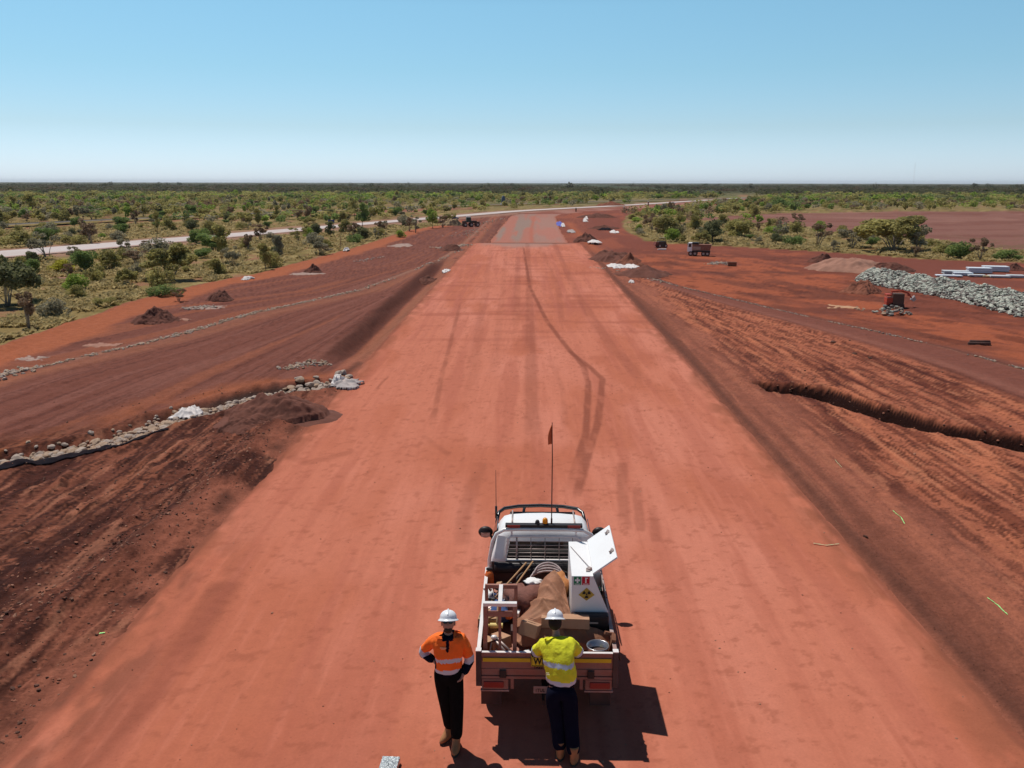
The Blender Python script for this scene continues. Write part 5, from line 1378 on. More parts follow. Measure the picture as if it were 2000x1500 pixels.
def glasses(p, M):
    M2 = Matrix.Translation(parent_world(p)) @ M; m = MB()
    for s in (-1, 1): m.ell((s * .032, -.094, .010), (.029, .008, .020), 14, 8)
    m.tube([(-.06, -.088, .014), (-.080, -.02, .014), (-.080, .03, .01)], .004, 5); m.tube([(.06, -.088, .014), (.080, -.02, .014), (.080, .03, .01)], .004, 5); m.tube([(-.01, -.1, .013), (.01, -.1, .013)], .004, 5)
    m.v = [tuple(M2 @ Vector(v)) for v in m.v]; m.build('sunglasses', glass_dark, p, smooth=True)
glasses(p1, M1)
M2 = Matrix.Translation(parent_world(p1)) @ M1
m = MB(); m.ell((0, -.050, -.082), (.050, .044, .040), 16, 10, jit=.03, seed=2); m.v = [tuple(M2 @ Vector(v)) for v in m.v]; m.build('beard', mat('brown_beard', (.07, .035, .02), rough=.9, var=.2), p1, smooth=True)
m = MB(); m.ell((0, .018, .01), (.083, .092, .09), 18, 10); m.v = [tuple(M2 @ Vector(v)) for v in m.v]; m.build('hair', hair_m, p1, smooth=True)
m = MB(); lg = W(867, 1266, -.135); m.box(lg, (.075, .006, .012), (0, R(4), 0)); m.box(lg + Vector((.0, .002, -.018)), (.05, .006, .006)); m.build('chest_logo', mat('pale_orange_print', (.95, .55, .30), rough=.7), p1)

# ---- man in yellow, seen from behind, leaning on the tailgate
p2 = empty('person', (.50, 9.42, 0), 'man in yellow hi-vis shirt and white hard hat leaning over the tailgate', 'person')
PY = 9.55
hipc = Vector((.43, 9.44, W(1100, 1330).z)); belly = Vector((W(1099, 1305).x, 9.50, W(1099, 1308).z)); chest = Vector((W(1094, 1270).x, 9.60, W(1094, 1272, .1).z)); neck = Vector((W(1089, 1240).x, 9.70, W(1089, 1244, .15).z))
shL = Vector((W(1065, 1250).x, 9.66, W(1064, 1258, .1).z)); shR = Vector((W(1117, 1250).x, 9.66, W(1118, 1258, .1).z))
elL = Vector((W(1046, 1276).x, 9.74, W(1046, 1280, .15).z)); elR = Vector((W(1136, 1276).x, 9.74, W(1136, 1280, .15).z))
wrL = elL + Vector((.10, .16, -.045)); wrR = elR + Vector((-.12, .17, -.06))
wrL.z = max(wrL.z, 1.185); wrR.z = max(wrR.z, 1.185)
headc = Vector((W(1087, 1212).x, 9.80, W(1087, 1214, .25).z))
hL = hipc + Vector((-.095, 0, -.06)); hR = hipc + Vector((.095, 0, -.06))
anL = Vector((.44, 9.40, .115)); anR = Vector((.60, 9.30, .115)); kL = Vector((.40, 9.46, .52)); kR = Vector((.56, 9.42, .52))
nodes = [(hipc, (.16, .11)), (belly, (.15, .11)), (chest, (.17, .12)), (neck + Vector((0, -.02, -.04)), (.09, .08)), (neck + Vector((0, .04, .03)), .055), (headc + Vector((0, -.01, -.03)), .055),
         (shL, .064), (elL, .047), (wrL, .029), (shR, .064), (elR, .047), (wrR, .029), (hL, .088), (kL, .060), (anL, .038), (hR, .088), (kR, .060), (anR, .038)]
bnodes = scaled(nodes, .80)
h1n, h1e = hand(p2, wrL, (.45, .85, -.1), (0, 0, -1), 1, .5); h2n, h2e = hand(p2, wrR, (-.5, .8, -.1), (0, 0, -1), -1, .5)
bn, be = merge(bnodes, edges, h1n, h1e, 8); bn, be = merge(bn, be, h2n, h2e, 11)
bo = skin_obj('body', bn, be, [skin_m], p2)
me_h, M1 = head(p2, headc, 180, 28); join_into(bo, me_h)
zc1 = (belly.z + chest.z) / 2 + .035; zc2 = W(1100, 1319).z
def zone2(c):
    # sleeves are yellow to the elbow, a silver band, then navy
    for sh_, el, wr in ((shL, elL, wrL), (shR, elR, wrR)):
        for a, b, base in ((sh_, el, 0.0), (el, wr, 1.0)):
            d = b - a; t = (c - a).dot(d) / d.dot(d); q_ = (a + d * max(0, min(1, t)) - c).length
            if q_ < .090 and (base + t) > .45:
                s_ = base + t
                return 0 if s_ < .72 else (2 if s_ < .98 else 1)
    if zc1 - .026 < c.z < zc1 + .026 or zc2 - .026 < c.z < zc2 + .028: return 2
    if c.z < zc2 - .026: return 1
    return 0
sh_nodes = [(hipc + Vector((0, .005, -.06)), (.205, .155)), (belly, (.205, .155)), (chest, (.235, .16)), (neck + Vector((0, -.03, -.04)), (.11, .09)), (neck + Vector((0, .0, .0)), (.075, .07)),
            (shL, .096), (elL, .074), (wrL, .052), (shR, .096), (elR, .074), (wrR, .052)]
shirt2 = skin_obj('shirt', sh_nodes, [(0, 1), (1, 2), (2, 3), (3, 4), (2, 5), (5, 6), (6, 7), (2, 8), (8, 9), (9, 10)], [hivis_yellow, navy, reflective], p2, sub=4, face_mat=zone2)
for s_ in bpy.data.objects:
    if s_.name.startswith('shirt'):       # real folds in the cloth
        tx_ = bpy.data.textures.get('folds') or bpy.data.textures.new('folds', 'CLOUDS'); tx_.noise_scale = .075; tx_.noise_depth = 2
        dm = s_.modifiers.new('folds', 'DISPLACE'); dm.texture = tx_; dm.strength = .022; dm.mid_level = .5; dm.texture_coords = 'GLOBAL'
tr_nodes = [(hipc + Vector((0, 0, .12)), (.19, .14)), (hipc, (.21, .16)), (hL, .135), (kL, .100), (anL + Vector((0, 0, -.01)), .088), (hR, .135), (kR, .100), (anR + Vector((0, 0, -.01)), .088)]
skin_obj('trousers', tr_nodes, [(0, 1), (1, 2), (2, 3), (3, 4), (1, 5), (5, 6), (6, 7)], [navy], p2, sub=2)
boot(p2, anL, 176); boot(p2, anR, 170)
hat(p2, M1)
M2 = Matrix.Translation(parent_world(p2)) @ M1
m = MB(); m.ell((0, .022, -.012), (.083, .088, .09), 18, 10); m.v = [tuple(M2 @ Vector(v)) for v in m.v]; m.build('hair', hair_m, p2, smooth=True)
m = MB(); lp = Vector((W(1070, 1293).x, hipc.y - .138, W(1070, 1293).z)); m.box(lp, (.035, .004, .012)); m.box(lp + Vector((.01, 0, -.02)), (.03, .004, .008)); m.box(lp + Vector((-.012, 0, -.014)), (.008, .004, .03)); m.build('back_print', mat('pale_print', (.85, .85, .5), rough=.7), p2)

# ================================================================== ROCKS
rock_pale = mat('pale_rock', (.42, .34, .28), rough=.9, var=.22, scale=3, bump=.5, dust=.10)
rock_tan = mat('tan_rock', (.40, .30, .21), rough=.9, var=.25, scale=3, bump=.5, dust=.25)
rock_green = mat('grey_green_rock', (.38, .39, .33), rough=.9, var=.3, scale=2, bump=.4)
rock_dark = mat('dark_rock', (.20, .17, .15), rough=.9, var=.35, scale=3, bump=.4)
clod_m = mat('dirt_clod', (.12, .055, .038), rough=1, var=.3, scale=5, bump=.5)
def rock_mesh(seed, m_, sub=2, flat=.65):
    bm = bmesh.new(); bmesh.ops.create_icosphere(bm, subdivisions=sub, radius=1); q = random.Random(seed)
    pl = [(Vector((q.gauss(0, 1), q.gauss(0, 1), q.gauss(0, 1))).normalized(), q.uniform(.55, .85)) for _ in range(9)]
    for v in bm.verts:
        for n, d in pl:
            k = v.co.dot(n)
            if k > d: v.co -= n * (k - d)
        v.co *= 1 + q.uniform(-.04, .04); v.co.z *= flat; v.co.x *= 1.2
    me = bpy.data.meshes.new('rock'); bm.to_mesh(me); bm.free(); me.materials.append(m_); return me
ROCKS = {k: [rock_mesh(i + 40 * j, m_) for i in range(5)] for j, (k, m_) in enumerate({'pale': rock_pale, 'tan': rock_tan, 'green': rock_green, 'dark': rock_dark, 'clod': clod_m}.items())}
def rock(x, y, r, kinds, label, group, dz=.35, z=None, name='rock', cat='rock'):
    o = link(name, rng.choice(ROCKS[rng.choice(kinds)])); zz = height1(x, y) if z is None else z
    o.location = (x, y, zz + r * dz * .65); o.rotation_euler = (rng.uniform(-.3, .3), rng.uniform(-.3, .3), rng.uniform(0, 6.28)); k = r * rng.uniform(.85, 1.15); o.scale = (k, k, k * rng.uniform(.8, 1.1))
    return tag(o, label, cat, group)
def along(pts, t):
    L_ = [math.dist(pts[i], pts[i + 1]) for i in range(len(pts) - 1)]; s = t * sum(L_)
    for i, l in enumerate(L_):
        if s <= l or i == len(L_) - 1:
            k = s / l; a, b = pts[i], pts[i + 1]; return (a[0] + (b[0] - a[0]) * k, a[1] + (b[1] - a[1]) * k, (b[0] - a[0]) / l, (b[1] - a[1]) / l)
        s -= l
DR = DRAIN[1:]
lab1 = 'pale rock in the long rock lined drain across the left shoulder'; g1 = 'rocks lining the left drain'
n_ = 0
while n_ < 190:
    t_ = rng.random() ** 1.1; x, y, dx, dy = along(DR, t_); o_ = rng.gauss(0, .13 if t_ < .55 or t_ > .86 else .10)
    if .62 < t_ < .84: o_ = abs(o_) * .5 + .12
    rock(x - dy * o_, y + dx * o_, rng.uniform(.09, .17) if t_ < .6 else rng.uniform(.08, .15), ['pale', 'tan', 'pale'] if t_ > .5 else ['tan', 'tan', 'pale'], lab1, g1, .5); n_ += 1
for i in range(42):     # the rocky end by the road
    a = XY([(560, 760), (685, 742)]); t_ = rng.random(); x = a[0][0] + (a[1][0] - a[0][0]) * t_; y = a[0][1] + (a[1][1] - a[0][1]) * t_
    rock(x + rng.gauss(0, .12), y + rng.gauss(0, .35), rng.uniform(.09, .17), ['pale', 'pale', 'tan'], 'whitish rock heaped at the road end of the left drain', 'rocks at the road end of the left drain', .7)
for i in range(0):
    a = XY([(555, 722), (645, 708)]); t_ = rng.random(); x = a[0][0] + (a[1][0] - a[0][0]) * t_; y = a[0][1] + (a[1][1] - a[0][1]) * t_
    rock(x + rng.gauss(0, .15), y + rng.gauss(0, .35), rng.uniform(.05, .10), ['pale', 'tan'], 'small pale stone in the scatter above the left drain', 'small stones above the left drain', .6)
cx_, cy_, _ = G(1740, 613)
for i in range(56):
    r_ = rng.random() ** .6; a = rng.uniform(0, 6.28); x = cx_ + r_ * 1.05 * math.cos(a); y = cy_ + r_ * .75 * math.sin(a)
    rock(x, y, rng.uniform(.07, .14), ['dark', 'tan', 'green', 'dark'], 'dark rock of the small cone shaped heap before the red machine', 'rocks of the small heap', z=.62 * (1 - r_) * rng.uniform(.6, 1), dz=.5)
for i in range(0): 
    x, y, _ = G(rng.uniform(1700, 1775), rng.uniform(608, 618)); rock(x, y, rng.uniform(.04, .09), ['tan', 'dark'], 'loose stone strewn round the small rock heap', 'loose stones near the small rock heap')
# clods on the road and along the shoulders
for px, py, r_ in ((880, 796, .07), (885, 800, .06), (845, 795, .06), (728, 810, .04), (1692, 1048, .05), (1670, 690, .12), (1700, 697, .09), (1628, 668, .10), (1660, 664, .07), (738, 808, .03), (1500, 600, .10)):
    x, y, _ = G(px, py); rock(x, y, r_, ['clod'], 'loose dark dirt clod lying alone on the swept earth', 'lone dirt clods', name='dirt_clod', cat='clod')

def merged_rocks(name, pts, mats_, seed=1, kind='stuff', label=None, sub=1):
    """one sheet of stones: pts = (x, y, z, r)"""
    q = random.Random(seed); base = []
    for i in range(4):
        me_ = rock_mesh(300 + seed * 7 + i, mats_[0], sub=sub); v = np.empty(len(me_.vertices) * 3); me_.vertices.foreach_get('co', v); f = np.array([list(p.vertices) for p in me_.polygons]); base.append((v.reshape(-1, 3), f)); bpy.data.meshes.remove(me_)
    V = []; F = []; MI = []; off = 0
    for (x, y, z, r_) in pts:
        v, f = q.choice(base); M = np.array(Euler((q.uniform(-.5, .5), q.uniform(-.5, .5), q.uniform(0, 6.28))).to_matrix())
        V.append((v * r_) @ M.T + np.array([x, y, z])); F.append(f + off); off += len(v); MI += [q.randrange(len(mats_))] * len(f)
    me_ = np_mesh(name, np.concatenate(V), np.concatenate(F), None, False, mats_, MI, tris=True)
    return tag(link(name, me_), label, kind=kind)
# big grey-green stockpile on the right
SP = XY([(1690, 541), (1745, 553), (1850, 570), (1950, 590), (2060, 618)]); pts = []
q = random.Random(4)
for i in range(4600):
    t_ = q.random(); x, y, dx, dy = along(SP, t_); half_ = 1.9 if t_ > .12 else .6 + 1.3 * t_ / .12
    o_ = q.uniform(-1, 1); hgt = .85 * (1 - abs(o_)) ** .7 * (1.0 if t_ > .05 else t_ / .05) * (1 + .35 * math.sin(t_ * 60) * .3)
    pts.append((x - dy * o_ * half_, y + dx * o_ * half_, hgt * q.uniform(.9, 1.03), q.uniform(.07, .16)))
merged_rocks('rock_stockpile', pts, [rock_green, mat('light_green_rock', (.50, .50, .42), rough=.9, var=.2, scale=2), rock_dark], 1)
# core under the stones
m = MB()
sec = []
for t_ in np.linspace(0, 1, 30):
    x, y, dx, dy = along(SP, t_); hw_ = 1.75 if t_ > .12 else .5 + 1.25 * t_ / .12; sec.append([(x + dy * hw_, y - dx * hw_, -.05), (x + dy * hw_ * .45, y - dx * hw_ * .45, .55 * min(1, t_ * 18)), (x, y, .78 * min(1, t_ * 18)), (x - dy * hw_ * .45, y + dx * hw_ * .45, .55 * min(1, t_ * 18)), (x - dy * hw_, y + dx * hw_, -.05)])
m.add([p for s_ in sec for p in s_], [(i * 5 + j, i * 5 + j + 1, (i + 1) * 5 + j + 1, (i + 1) * 5 + j) for i in range(29) for j in range(4)])
o = m.build('stockpile_core', rock_dark, None, smooth=True); bpy.data.objects['rock_stockpile']; o.parent = bpy.data.objects['rock_stockpile']
def line_rocks(name, pix, n, wid, r0, r1, mats_, seed, world=None):
    P = world or XY(pix); q = random.Random(seed); pts = []
    for i in range(n):
        x, y, dx, dy = along(P, q.random()); 
        if vn(np.array([x * .9]), np.array([y * .35]), seed)[0] < .33: continue
        o_ = q.gauss(0, wid); xx = x - dy * o_; yy = y + dx * o_; pts.append((xx, yy, height1(xx, yy) + .02, q.uniform(r0, r1)))
    merged_rocks(name, pts, mats_, seed)
line_rocks('rock_lining', [(-120, 765), (0, 737), (80, 718), (150, 702), (250, 680), (350, 655), (430, 632), (500, 612), (600, 590), (700, 568)], 760, .09, .035, .085, [rock_tan, rock_pale, rock_tan], 21)
line_rocks('rock_lining', [(-80, 760), (0, 733), (60, 722)], 160, .30, .05, .12, [rock_pale, rock_tan], 22)
line_rocks('rock_lining', [(700, 568), (790, 538), (850, 512), (905, 488)], 160, .12, .05, .10, [rock_pale, rock_tan], 23)
line_rocks('rock_lining', [(1250, 537), (1330, 560), (1500, 600), (1700, 645), (1850, 680), (2050, 733)], 760, .05, .02, .055, [rock_tan, rock_dark, rock_pale], 24)
line_rocks('rock_lining', [(1150, 520), (1250, 537), (1300, 552)], 110, .18, .05, .11, [rock_pale, rock_tan], 25)
line_rocks('rock_scatter', [(850, 485), (890, 483), (915, 478)], 90, .5, .06, .16, [rock_pale, rock_tan], 26)
line_rocks('rock_scatter', [(900, 462), (925, 452), (950, 445)], 90, .7, .06, .14, [rock_pale, rock_tan], 27)
line_rocks('rock_scatter', [(930, 440), (960, 432), (985, 426)], 60, .7, .08, .16, [rock_pale, rock_tan], 28)
line_rocks('rock_scatter', [(1385, 516), (1410, 512), (1425, 517)], 90, .25, .07, .15, [rock_dark, rock_pale, rock_tan], 29)
line_rocks('rock_scatter', [(360, 606), (395, 602), (425, 600)], 140, .35, .04, .09, [rock_pale], 30)
line_rocks('rock_scatter', [(1630, 598), (1660, 603), (1690, 604)], 90, .35, .03, .07, [rock_tan], 31)
line_rocks('rock_scatter', [(700, 512), (722, 507), (750, 502)], 60, .3, .04, .08, [rock_pale], 32)
line_rocks('rock_lining', [], 1300, .27, .045, .11, [rock_tan, rock_pale], 34, world=DRAIN[:5])
line_rocks('rock_lining', [], 260, .16, .05, .10, [rock_tan, rock_pale], 35, world=DRAIN[4:])
line_rocks('rock_scatter', [(555, 724), (600, 712), (645, 708)], 130, .22, .04, .085, [rock_pale, rock_tan], 33)
# crumbly soil: clods over the loose shoulders and round the trench
q = random.Random(77); pts = []
for i in range(2600):
    if i < 1500: x, y, dx, dy = along(WINDROW[0:], q.random() ** 1.3); o_ = q.gauss(.5, .9); x -= abs(o_) * .8 if q.random() < .6 else o_ * .4; y += q.gauss(0, .3)
    elif i < 2450: x, y, dx, dy = along(TRENCH, q.random()); o_ = q.gauss(0, .45); x -= dy * o_; y += dx * o_
    else: y = q.uniform(9, 45); x = q.uniform(6.4, 16)
    if abs(x) < 6.2: continue
    r_ = .010 + .038 * q.random() ** 3; pts.append((x, y, height1(x, y) + r_ * .2, r_))
for i in range(2600):
    y = 9 + 20 * q.random() ** 1.3; x = -6.3 - abs(q.gauss(0, 3)); r_ = .010 + .030 * q.random() ** 3; pts.append((x, y, height1(x, y) + r_ * .2, r_))
merged_rocks('dirt_clods', pts, [clod_m, mat('red_clod', (.26, .10, .06), rough=1, var=.3), clod_m, mat('red_clod'), clod_m, mat('red_clod'), mat('pale_pebble', (.34, .17, .11), rough=1, var=.3)], 41)
q = random.Random(78); pts = []
for i in range(520):
    y = 8 * (60 / 8) ** q.random(); x = q.uniform(-6, 6); r_ = .004 + .012 * q.random() ** 2; pts.append((x, y, .006, r_ * (1 + y / 40)))
merged_rocks('road_pebbles', pts, [mat('red_clod'), mat('pale_pebble')], 42)

# ================================================================== MOUNDS
mound_dark = mat('dark_soil', (.145, .054, .037), rough=1, var=.22, scale=2.2, bump=.8)
mound_red = mat('red_soil', (.24, .085, .05), rough=1, var=.22, scale=2, bump=.8)
mound_pink = mat('pale_pink_soil', (.33, .165, .115), rough=1, var=.18, scale=1.2, bump=.6)
def mound(px, py, wpx, hpx, m_, label, seed, depth=.8, skew=0, name='dirt_mound', rz=0, flat=1):
    x, y, _ = G(px, py); s = y * 1.03 / FPX; rx = wpx * s / 2; h = hpx * s * 1.15; ryy = rx * depth
    n = 74; aa = np.linspace(-1.25, 1.25, n); A, B = np.meshgrid(aa, aa); r_ = np.hypot(A, B); ang = np.arctan2(B, A)
    rr = r_ * (1 + .45 * (fbm(np.cos(ang) * 1.5 + seed, np.sin(ang) * 1.5, seed, 3) - .5) * 2)
    Zm = h * np.clip((1 - rr) * flat, 0, 1) ** .9 * (1 + .7 * (fbm(A * 2.2, B * 2.2, seed + 3, 4) - .5) * 2) + h * .16 * (fbm(A * 9, B * 9, seed + 5, 4) - .5) * (rr < 1) + h * .14 * (fbm(A * 24, B * 24, seed + 6, 3) - .5) * (rr < 1)
    Zm = np.where(rr >= 1, -.12 - .2 * (rr - 1), Zm - .01)
    V = np.stack([A * rx + skew * Zm, B * ryy, Zm], -1).reshape(-1, 3)
    o = link(name, np_mesh(name, V, grid_faces(n, n), None, True, [m_])); o.location = (x, y + ryy * .6, height1(x, y)); o.rotation_euler = (0, 0, R(rz))
    return tag(o, label, 'dirt mound')
mound(292, 634, 92, 26, mound_dark, 'largest of the three cone shaped dark soil mounds beside the orange track', 1)
mound(425, 589, 58, 18, mound_dark, 'middle cone shaped dark soil mound beside the orange track', 2)
mound(611, 534, 38, 13, mound_dark, 'farthest cone shaped dark soil mound beside the orange track', 3)
mound(545, 826, 190, 36, mound_dark, 'big dark brown soil heap between the rock drain and the road', 4, .75)
mound(470, 850, 120, 22, mound_dark, 'low dark soil spill running left from the big heap', 5, .7)
mound(1203, 512, 86, 20, mound_dark, 'dark soil heap on the right shoulder behind the white bags', 6, 1.2)
mound(1262, 540, 118, 17, mound_dark, 'long dark soil heap beside the crumpled white bags', 7, 1.0)
mound(1232, 520, 60, 18, mound_red, 'small reddish soil heap between the two dark right heaps', 8, 1.0)
mound(1690, 572, 80, 20, mound_red, 'red soil heap at the toe of the grey rock stockpile', 9)
mound(1680, 530, 170, 17, mound_pink, 'long flat pale pink soil stockpile below the big tree', 10, .9, flat=1.8)
mound(1748, 530, 100, 16, mound_dark, 'grey-brown soil stockpile joined to the pale pink one', 11, .5)
mound(1610, 512, 60, 14, mound_dark, 'small brown soil heap left of the pale pink stockpile', 12, .6)
mound(1195, 402, 50, 8, mound_red, 'small far red heap by the right edge of the far works', 13, .6)
mound(1145, 472, 46, 14, mound_dark, 'dark soil heap far along the right shoulder', 14, 1.0)
mound(1168, 425, 70, 8, mound_dark, 'thin dark soil heap far beyond the blue bags', 15, .6)
mound(1180, 447, 64, 6, mound_dark, 'flat dark pile across the far right works', 16, .5)
mound(1985, 527, 50, 10, mound_dark, 'low brown heap at the right edge above the culverts', 17, .5)
mound(835, 545, 60, 14, mound_dark, 'dark soil heap beside the drain on the far left shoulder', 18, 1.0)
mound(880, 490, 50, 10, mound_dark, 'dark soil bank beside the far left rock scatter', 19, 1.0)
def patch(px, py, wpx, dpx, m_, label, seed, name='gravel_patch'):
    x, y, _ = G(px, py); y2 = G(px, py - dpx)[1]; s = y * 1.03 / FPX; rx = wpx * s / 2; ry_ = (y2 - y) / 2
    n = 30; aa = np.linspace(-1.2, 1.2, n); A, B = np.meshgrid(aa, aa); ang = np.arctan2(B, A); rr = np.hypot(A, B) * (1 + .8 * (fbm(np.cos(ang) * 2 + seed, np.sin(ang) * 2, seed, 4) - .5) * 2)
    Zm = np.where(rr < 1, .012 + .03 * (1 - rr) + .06 * (fbm(A * 5, B * 5, seed, 3) - .42), -.06)
    o = link(name, np_mesh(name, np.stack([A * rx, B * ry_, Zm], -1).reshape(-1, 3), grid_faces(n, n), None, True, [m_])); o.location = (x, y + ry_, 0)
    return tag(o, label, 'gravel patch')
pg = mat('pale_gravel', (.34, .23, .19), rough=1, var=.3, scale=6, bump=.6)
patch(390, 607, 70, 8, pg, 'pale gravel patch right of the largest dark mound', 1)
patch(42, 708, 64, 10, pg, 'pale gravel patch on the orange track at the far left', 2)
patch(340, 628, 44, 5, mat('pinkish_gravel', (.34, .17, .12), rough=1, var=.25, scale=5), 'thin pink gravel smear right of the largest mound', 3)
patch(598, 538, 56, 5, pg, 'pale gravel patch at the foot of the farthest mound', 4)
patch(776, 483, 40, 6, pg, 'grey gravel patch far up the left works', 5)
patch(190, 680, 56, 8, mat('pinkish_gravel'), 'faint pink gravel smear near the left rock line', 6)
patch(100, 549, 70, 7, mat('pinkish_gravel'), 'bare pink patch among the grass at far left', 7)
patch(1655, 603, 60, 8, mat('tan_gravel', (.46, .26, .15), rough=1, var=.25, scale=5), 'tan gravel patch left of the small rock heap', 8)

# ================================================================== FABRIC AND BAGS
fab_w = mat('white_geofabric', (.72, .69, .67), rough=.8, var=.08, scale=4, dust=.2)
fab_g = mat('grey_geofabric', (.42, .40, .39), rough=.9, var=.2, scale=5, dust=.25)
fab_b = mat('black_geofabric', (.012, .012, .017), rough=.95, var=.3, scale=5, dust=.03, spec=.05)
def crumple(px, py, wpx, dpx, h, m_, label, seed, name='geofabric', cat='fabric', rz=0, lift=0, rag=.75):
    x, y, _ = G(px, py); y2 = G(px, py - dpx)[1]; s = y * 1.03 / FPX; rx = wpx * s / 2; ry_ = (y2 - y) / 2
    n = 44; aa = np.linspace(-1.15, 1.15, n); A, B = np.meshgrid(aa, aa); ang = np.arctan2(B, A); rr = np.hypot(A, B) * (1 + rag * (fbm(np.cos(ang) * 2.2 + seed, np.sin(ang) * 2.2, seed, 4) - .5) * 2)
    rid = 1 - np.abs(2 * fbm(A * 1.5 + seed + B, B * 1.8, seed + 2, 2) - 1)
    Zm = np.where(rr < 1, .03 + h * rid ** 2 * (1 - ss(rr, .4, 1) * .85) + .08 * h * fbm(A * 8, B * 8, seed, 3), -.08)
    V = np.stack([A * rx, B * ry_, Zm], -1).reshape(-1, 3); f = grid_faces(n, n); keep = (rr.ravel()[f] < 1.04).all(1)
    o = link(name, np_mesh(name, V, f[keep], None, True, [m_])); o.location = (x, y + ry_, height1(x, y + ry_) + lift); o.rotation_euler = (0, 0, R(rz)); sm_ = o.modifiers.new('thick', 'SOLIDIFY'); sm_.thickness = .01
    return tag(o, label, cat)
crumple(352, 820, 56, 22, .20, fab_w, 'crumpled white fabric bundle on the rock lined drain', 1, rz=12, lift=.12)
crumple(668, 764, 56, 18, .16, fab_g, 'grey folded fabric draped over the road end of the drain', 2, lift=.05)
crumple(655, 757, 26, 10, .24, fab_w, 'white corner of fabric at the road end of the drain', 22, lift=.20)
crumple(1212, 525, 36, 8, .24, fab_w, 'crumpled white bags beside the right road edge', 3, 'fabric_bag', 'bag')
crumple(1238, 524, 26, 6, .22, fab_w, 'thin white fabric trailing right of the crumpled bags', 4, 'fabric_bag', 'bag')
crumple(1162, 478, 24, 4, .2, fab_w, 'white bags on top of the far right soil heap', 5, 'fabric_bag', 'bag', lift=.2)
crumple(1095, 442, 10, 7, .5, mat('blue_fabric', (.12, .13, .45), rough=.7, var=.3), 'blue and white bag far up the right road edge', 6, 'fabric_bag', 'bag')
crumple(1101, 443, 7, 4, .5, fab_w, 'white bag beside the blue bag far up the road', 7, 'fabric_bag', 'bag')
crumple(1145, 434, 9, 3, .5, fab_w, 'nearer of two white scraps in the far right works', 8, 'fabric_scrap', 'scrap')
crumple(1148, 429, 7, 3, .5, fab_w, 'farther of two white scraps in the far right works', 9, 'fabric_scrap', 'scrap')
crumple(1202, 456, 14, 4, .3, fab_w, 'white and pink scrap in the middle of the right works', 10, 'fabric_scrap', 'scrap')
crumple(1118, 455, 16, 4, .3, fab_g, 'pale grey scrap by the right road shoulder', 11, 'fabric_scrap', 'scrap')
crumple(475, 549, 20, 5, .2, fab_w, 'white rubbish bag at the grass edge left of the orange track', 12, 'fabric_bag', 'bag')
crumple(673, 493, 8, 3, .3, fab_w, 'tiny white scrap at the grass edge far along the track', 13, 'fabric_scrap', 'scrap')
crumple(868, 533, 14, 6, .16, fab_w, 'white sandbags at the end of the far left drain', 14, 'fabric_bag', 'bag')
crumple(1235, 553, 10, 3, .16, fab_w, 'small white scrap on the right shoulder alone', 15, 'fabric_scrap', 'scrap')
crumple(1184, 450, 30, 3, .3, fab_b, 'dark fabric strip across the far right works', 16)
# black geofabric strip along the lower edge of the rock drain
P = XY([(-60, 948), (0, 928), (60, 914), (130, 901), (200, 888), (260, 870), (330, 846)])
vs = []; n = 60; nw = 7
for i in range(n):
    x, y, dx, dy = along(P, i / (n - 1)); wv = .22 * (1 - .6 * ss(np.array(i / (n - 1)), .5, 1)) + .06 * math.sin(i * .7)
    for k in range(nw):
        o_ = (k / (nw - 1) - .5) * wv; xx = x - dy * o_; yy = y + dx * o_; vs.append((xx, yy, height1(xx, yy) + .012 + .02 * math.sin(i * 1.3 + k) * (k in (2, 3, 4))))
o = link('geofabric', np_mesh('geofabric', vs, grid_faces(n, nw), None, True, [fab_b])); sm_ = o.modifiers.new('thick', 'SOLIDIFY'); sm_.thickness = .008
tag(o, 'black fabric strip lying along the lower side of the left drain', 'fabric')
# survey paint marks
gp = mat('green_survey_paint', (.35, .75, .25), rough=.8, var=.2); gp2 = mat('faded_survey_paint', (.40, .42, .24), rough=.9, var=.3)
def mark(pts, w, m_, label):
    P = XY(pts); n = 24; vs = []; q = random.Random(len(label))
    for i in range(n):
        x, y, dx, dy = along(P, i / (n - 1)); ww = w * q.uniform(.4, 1.2)
        for s_ in (-1, 1):
            xx = x - dy * ww * s_; yy = y + dx * ww * s_; z_ = max(height1(xx, yy), .012 if abs(xx) < 6.3 else -9) + .012; vs.append((xx, yy, z_))
    tag(link('survey_mark', np_mesh('survey_mark', vs, grid_faces(n, 2), None, False, [m_])), label, 'paint mark')
mark([(1590, 1062), (1615, 1066), (1640, 1063)], .015, gp2, 'faded green spray line across the right edge of the road')
mark([(1632, 900), (1645, 915)], .008, gp2, 'short faint green spray line farthest up the right shoulder')
mark([(1745, 998), (1758, 1010), (1768, 1024)], .009, gp, 'bright green spray line in the middle of the right shoulder')
mark([(1930, 1164), (1950, 1178), (1970, 1197)], .010, gp, 'bright green spray line nearest the right edge of the photo')
mark([(196, 1241), (207, 1240)], .02, gp, 'green spray dot on the left shoulder')

# ================================================================== FAR MACHINES, STACKS, SIGNS (about their size in the photograph)
def at(px, py): x, y, _ = G(px, py); return x, y, y * 1.03 / FPX      # place and metres per pixel
tyre = rubber
def wheels(parent, spots, r, w, axis='y'):
    for c in spots:
        m = MB(); m.cyl(c, r, w, 16, axis); wv = m.build('wheel', tyre, parent, smooth=False, bevel=.01, local=True); m = MB(); m.cyl(c, r * .5, w * 1.06, 10, axis); m.build('rim', galv, wv, local=True)
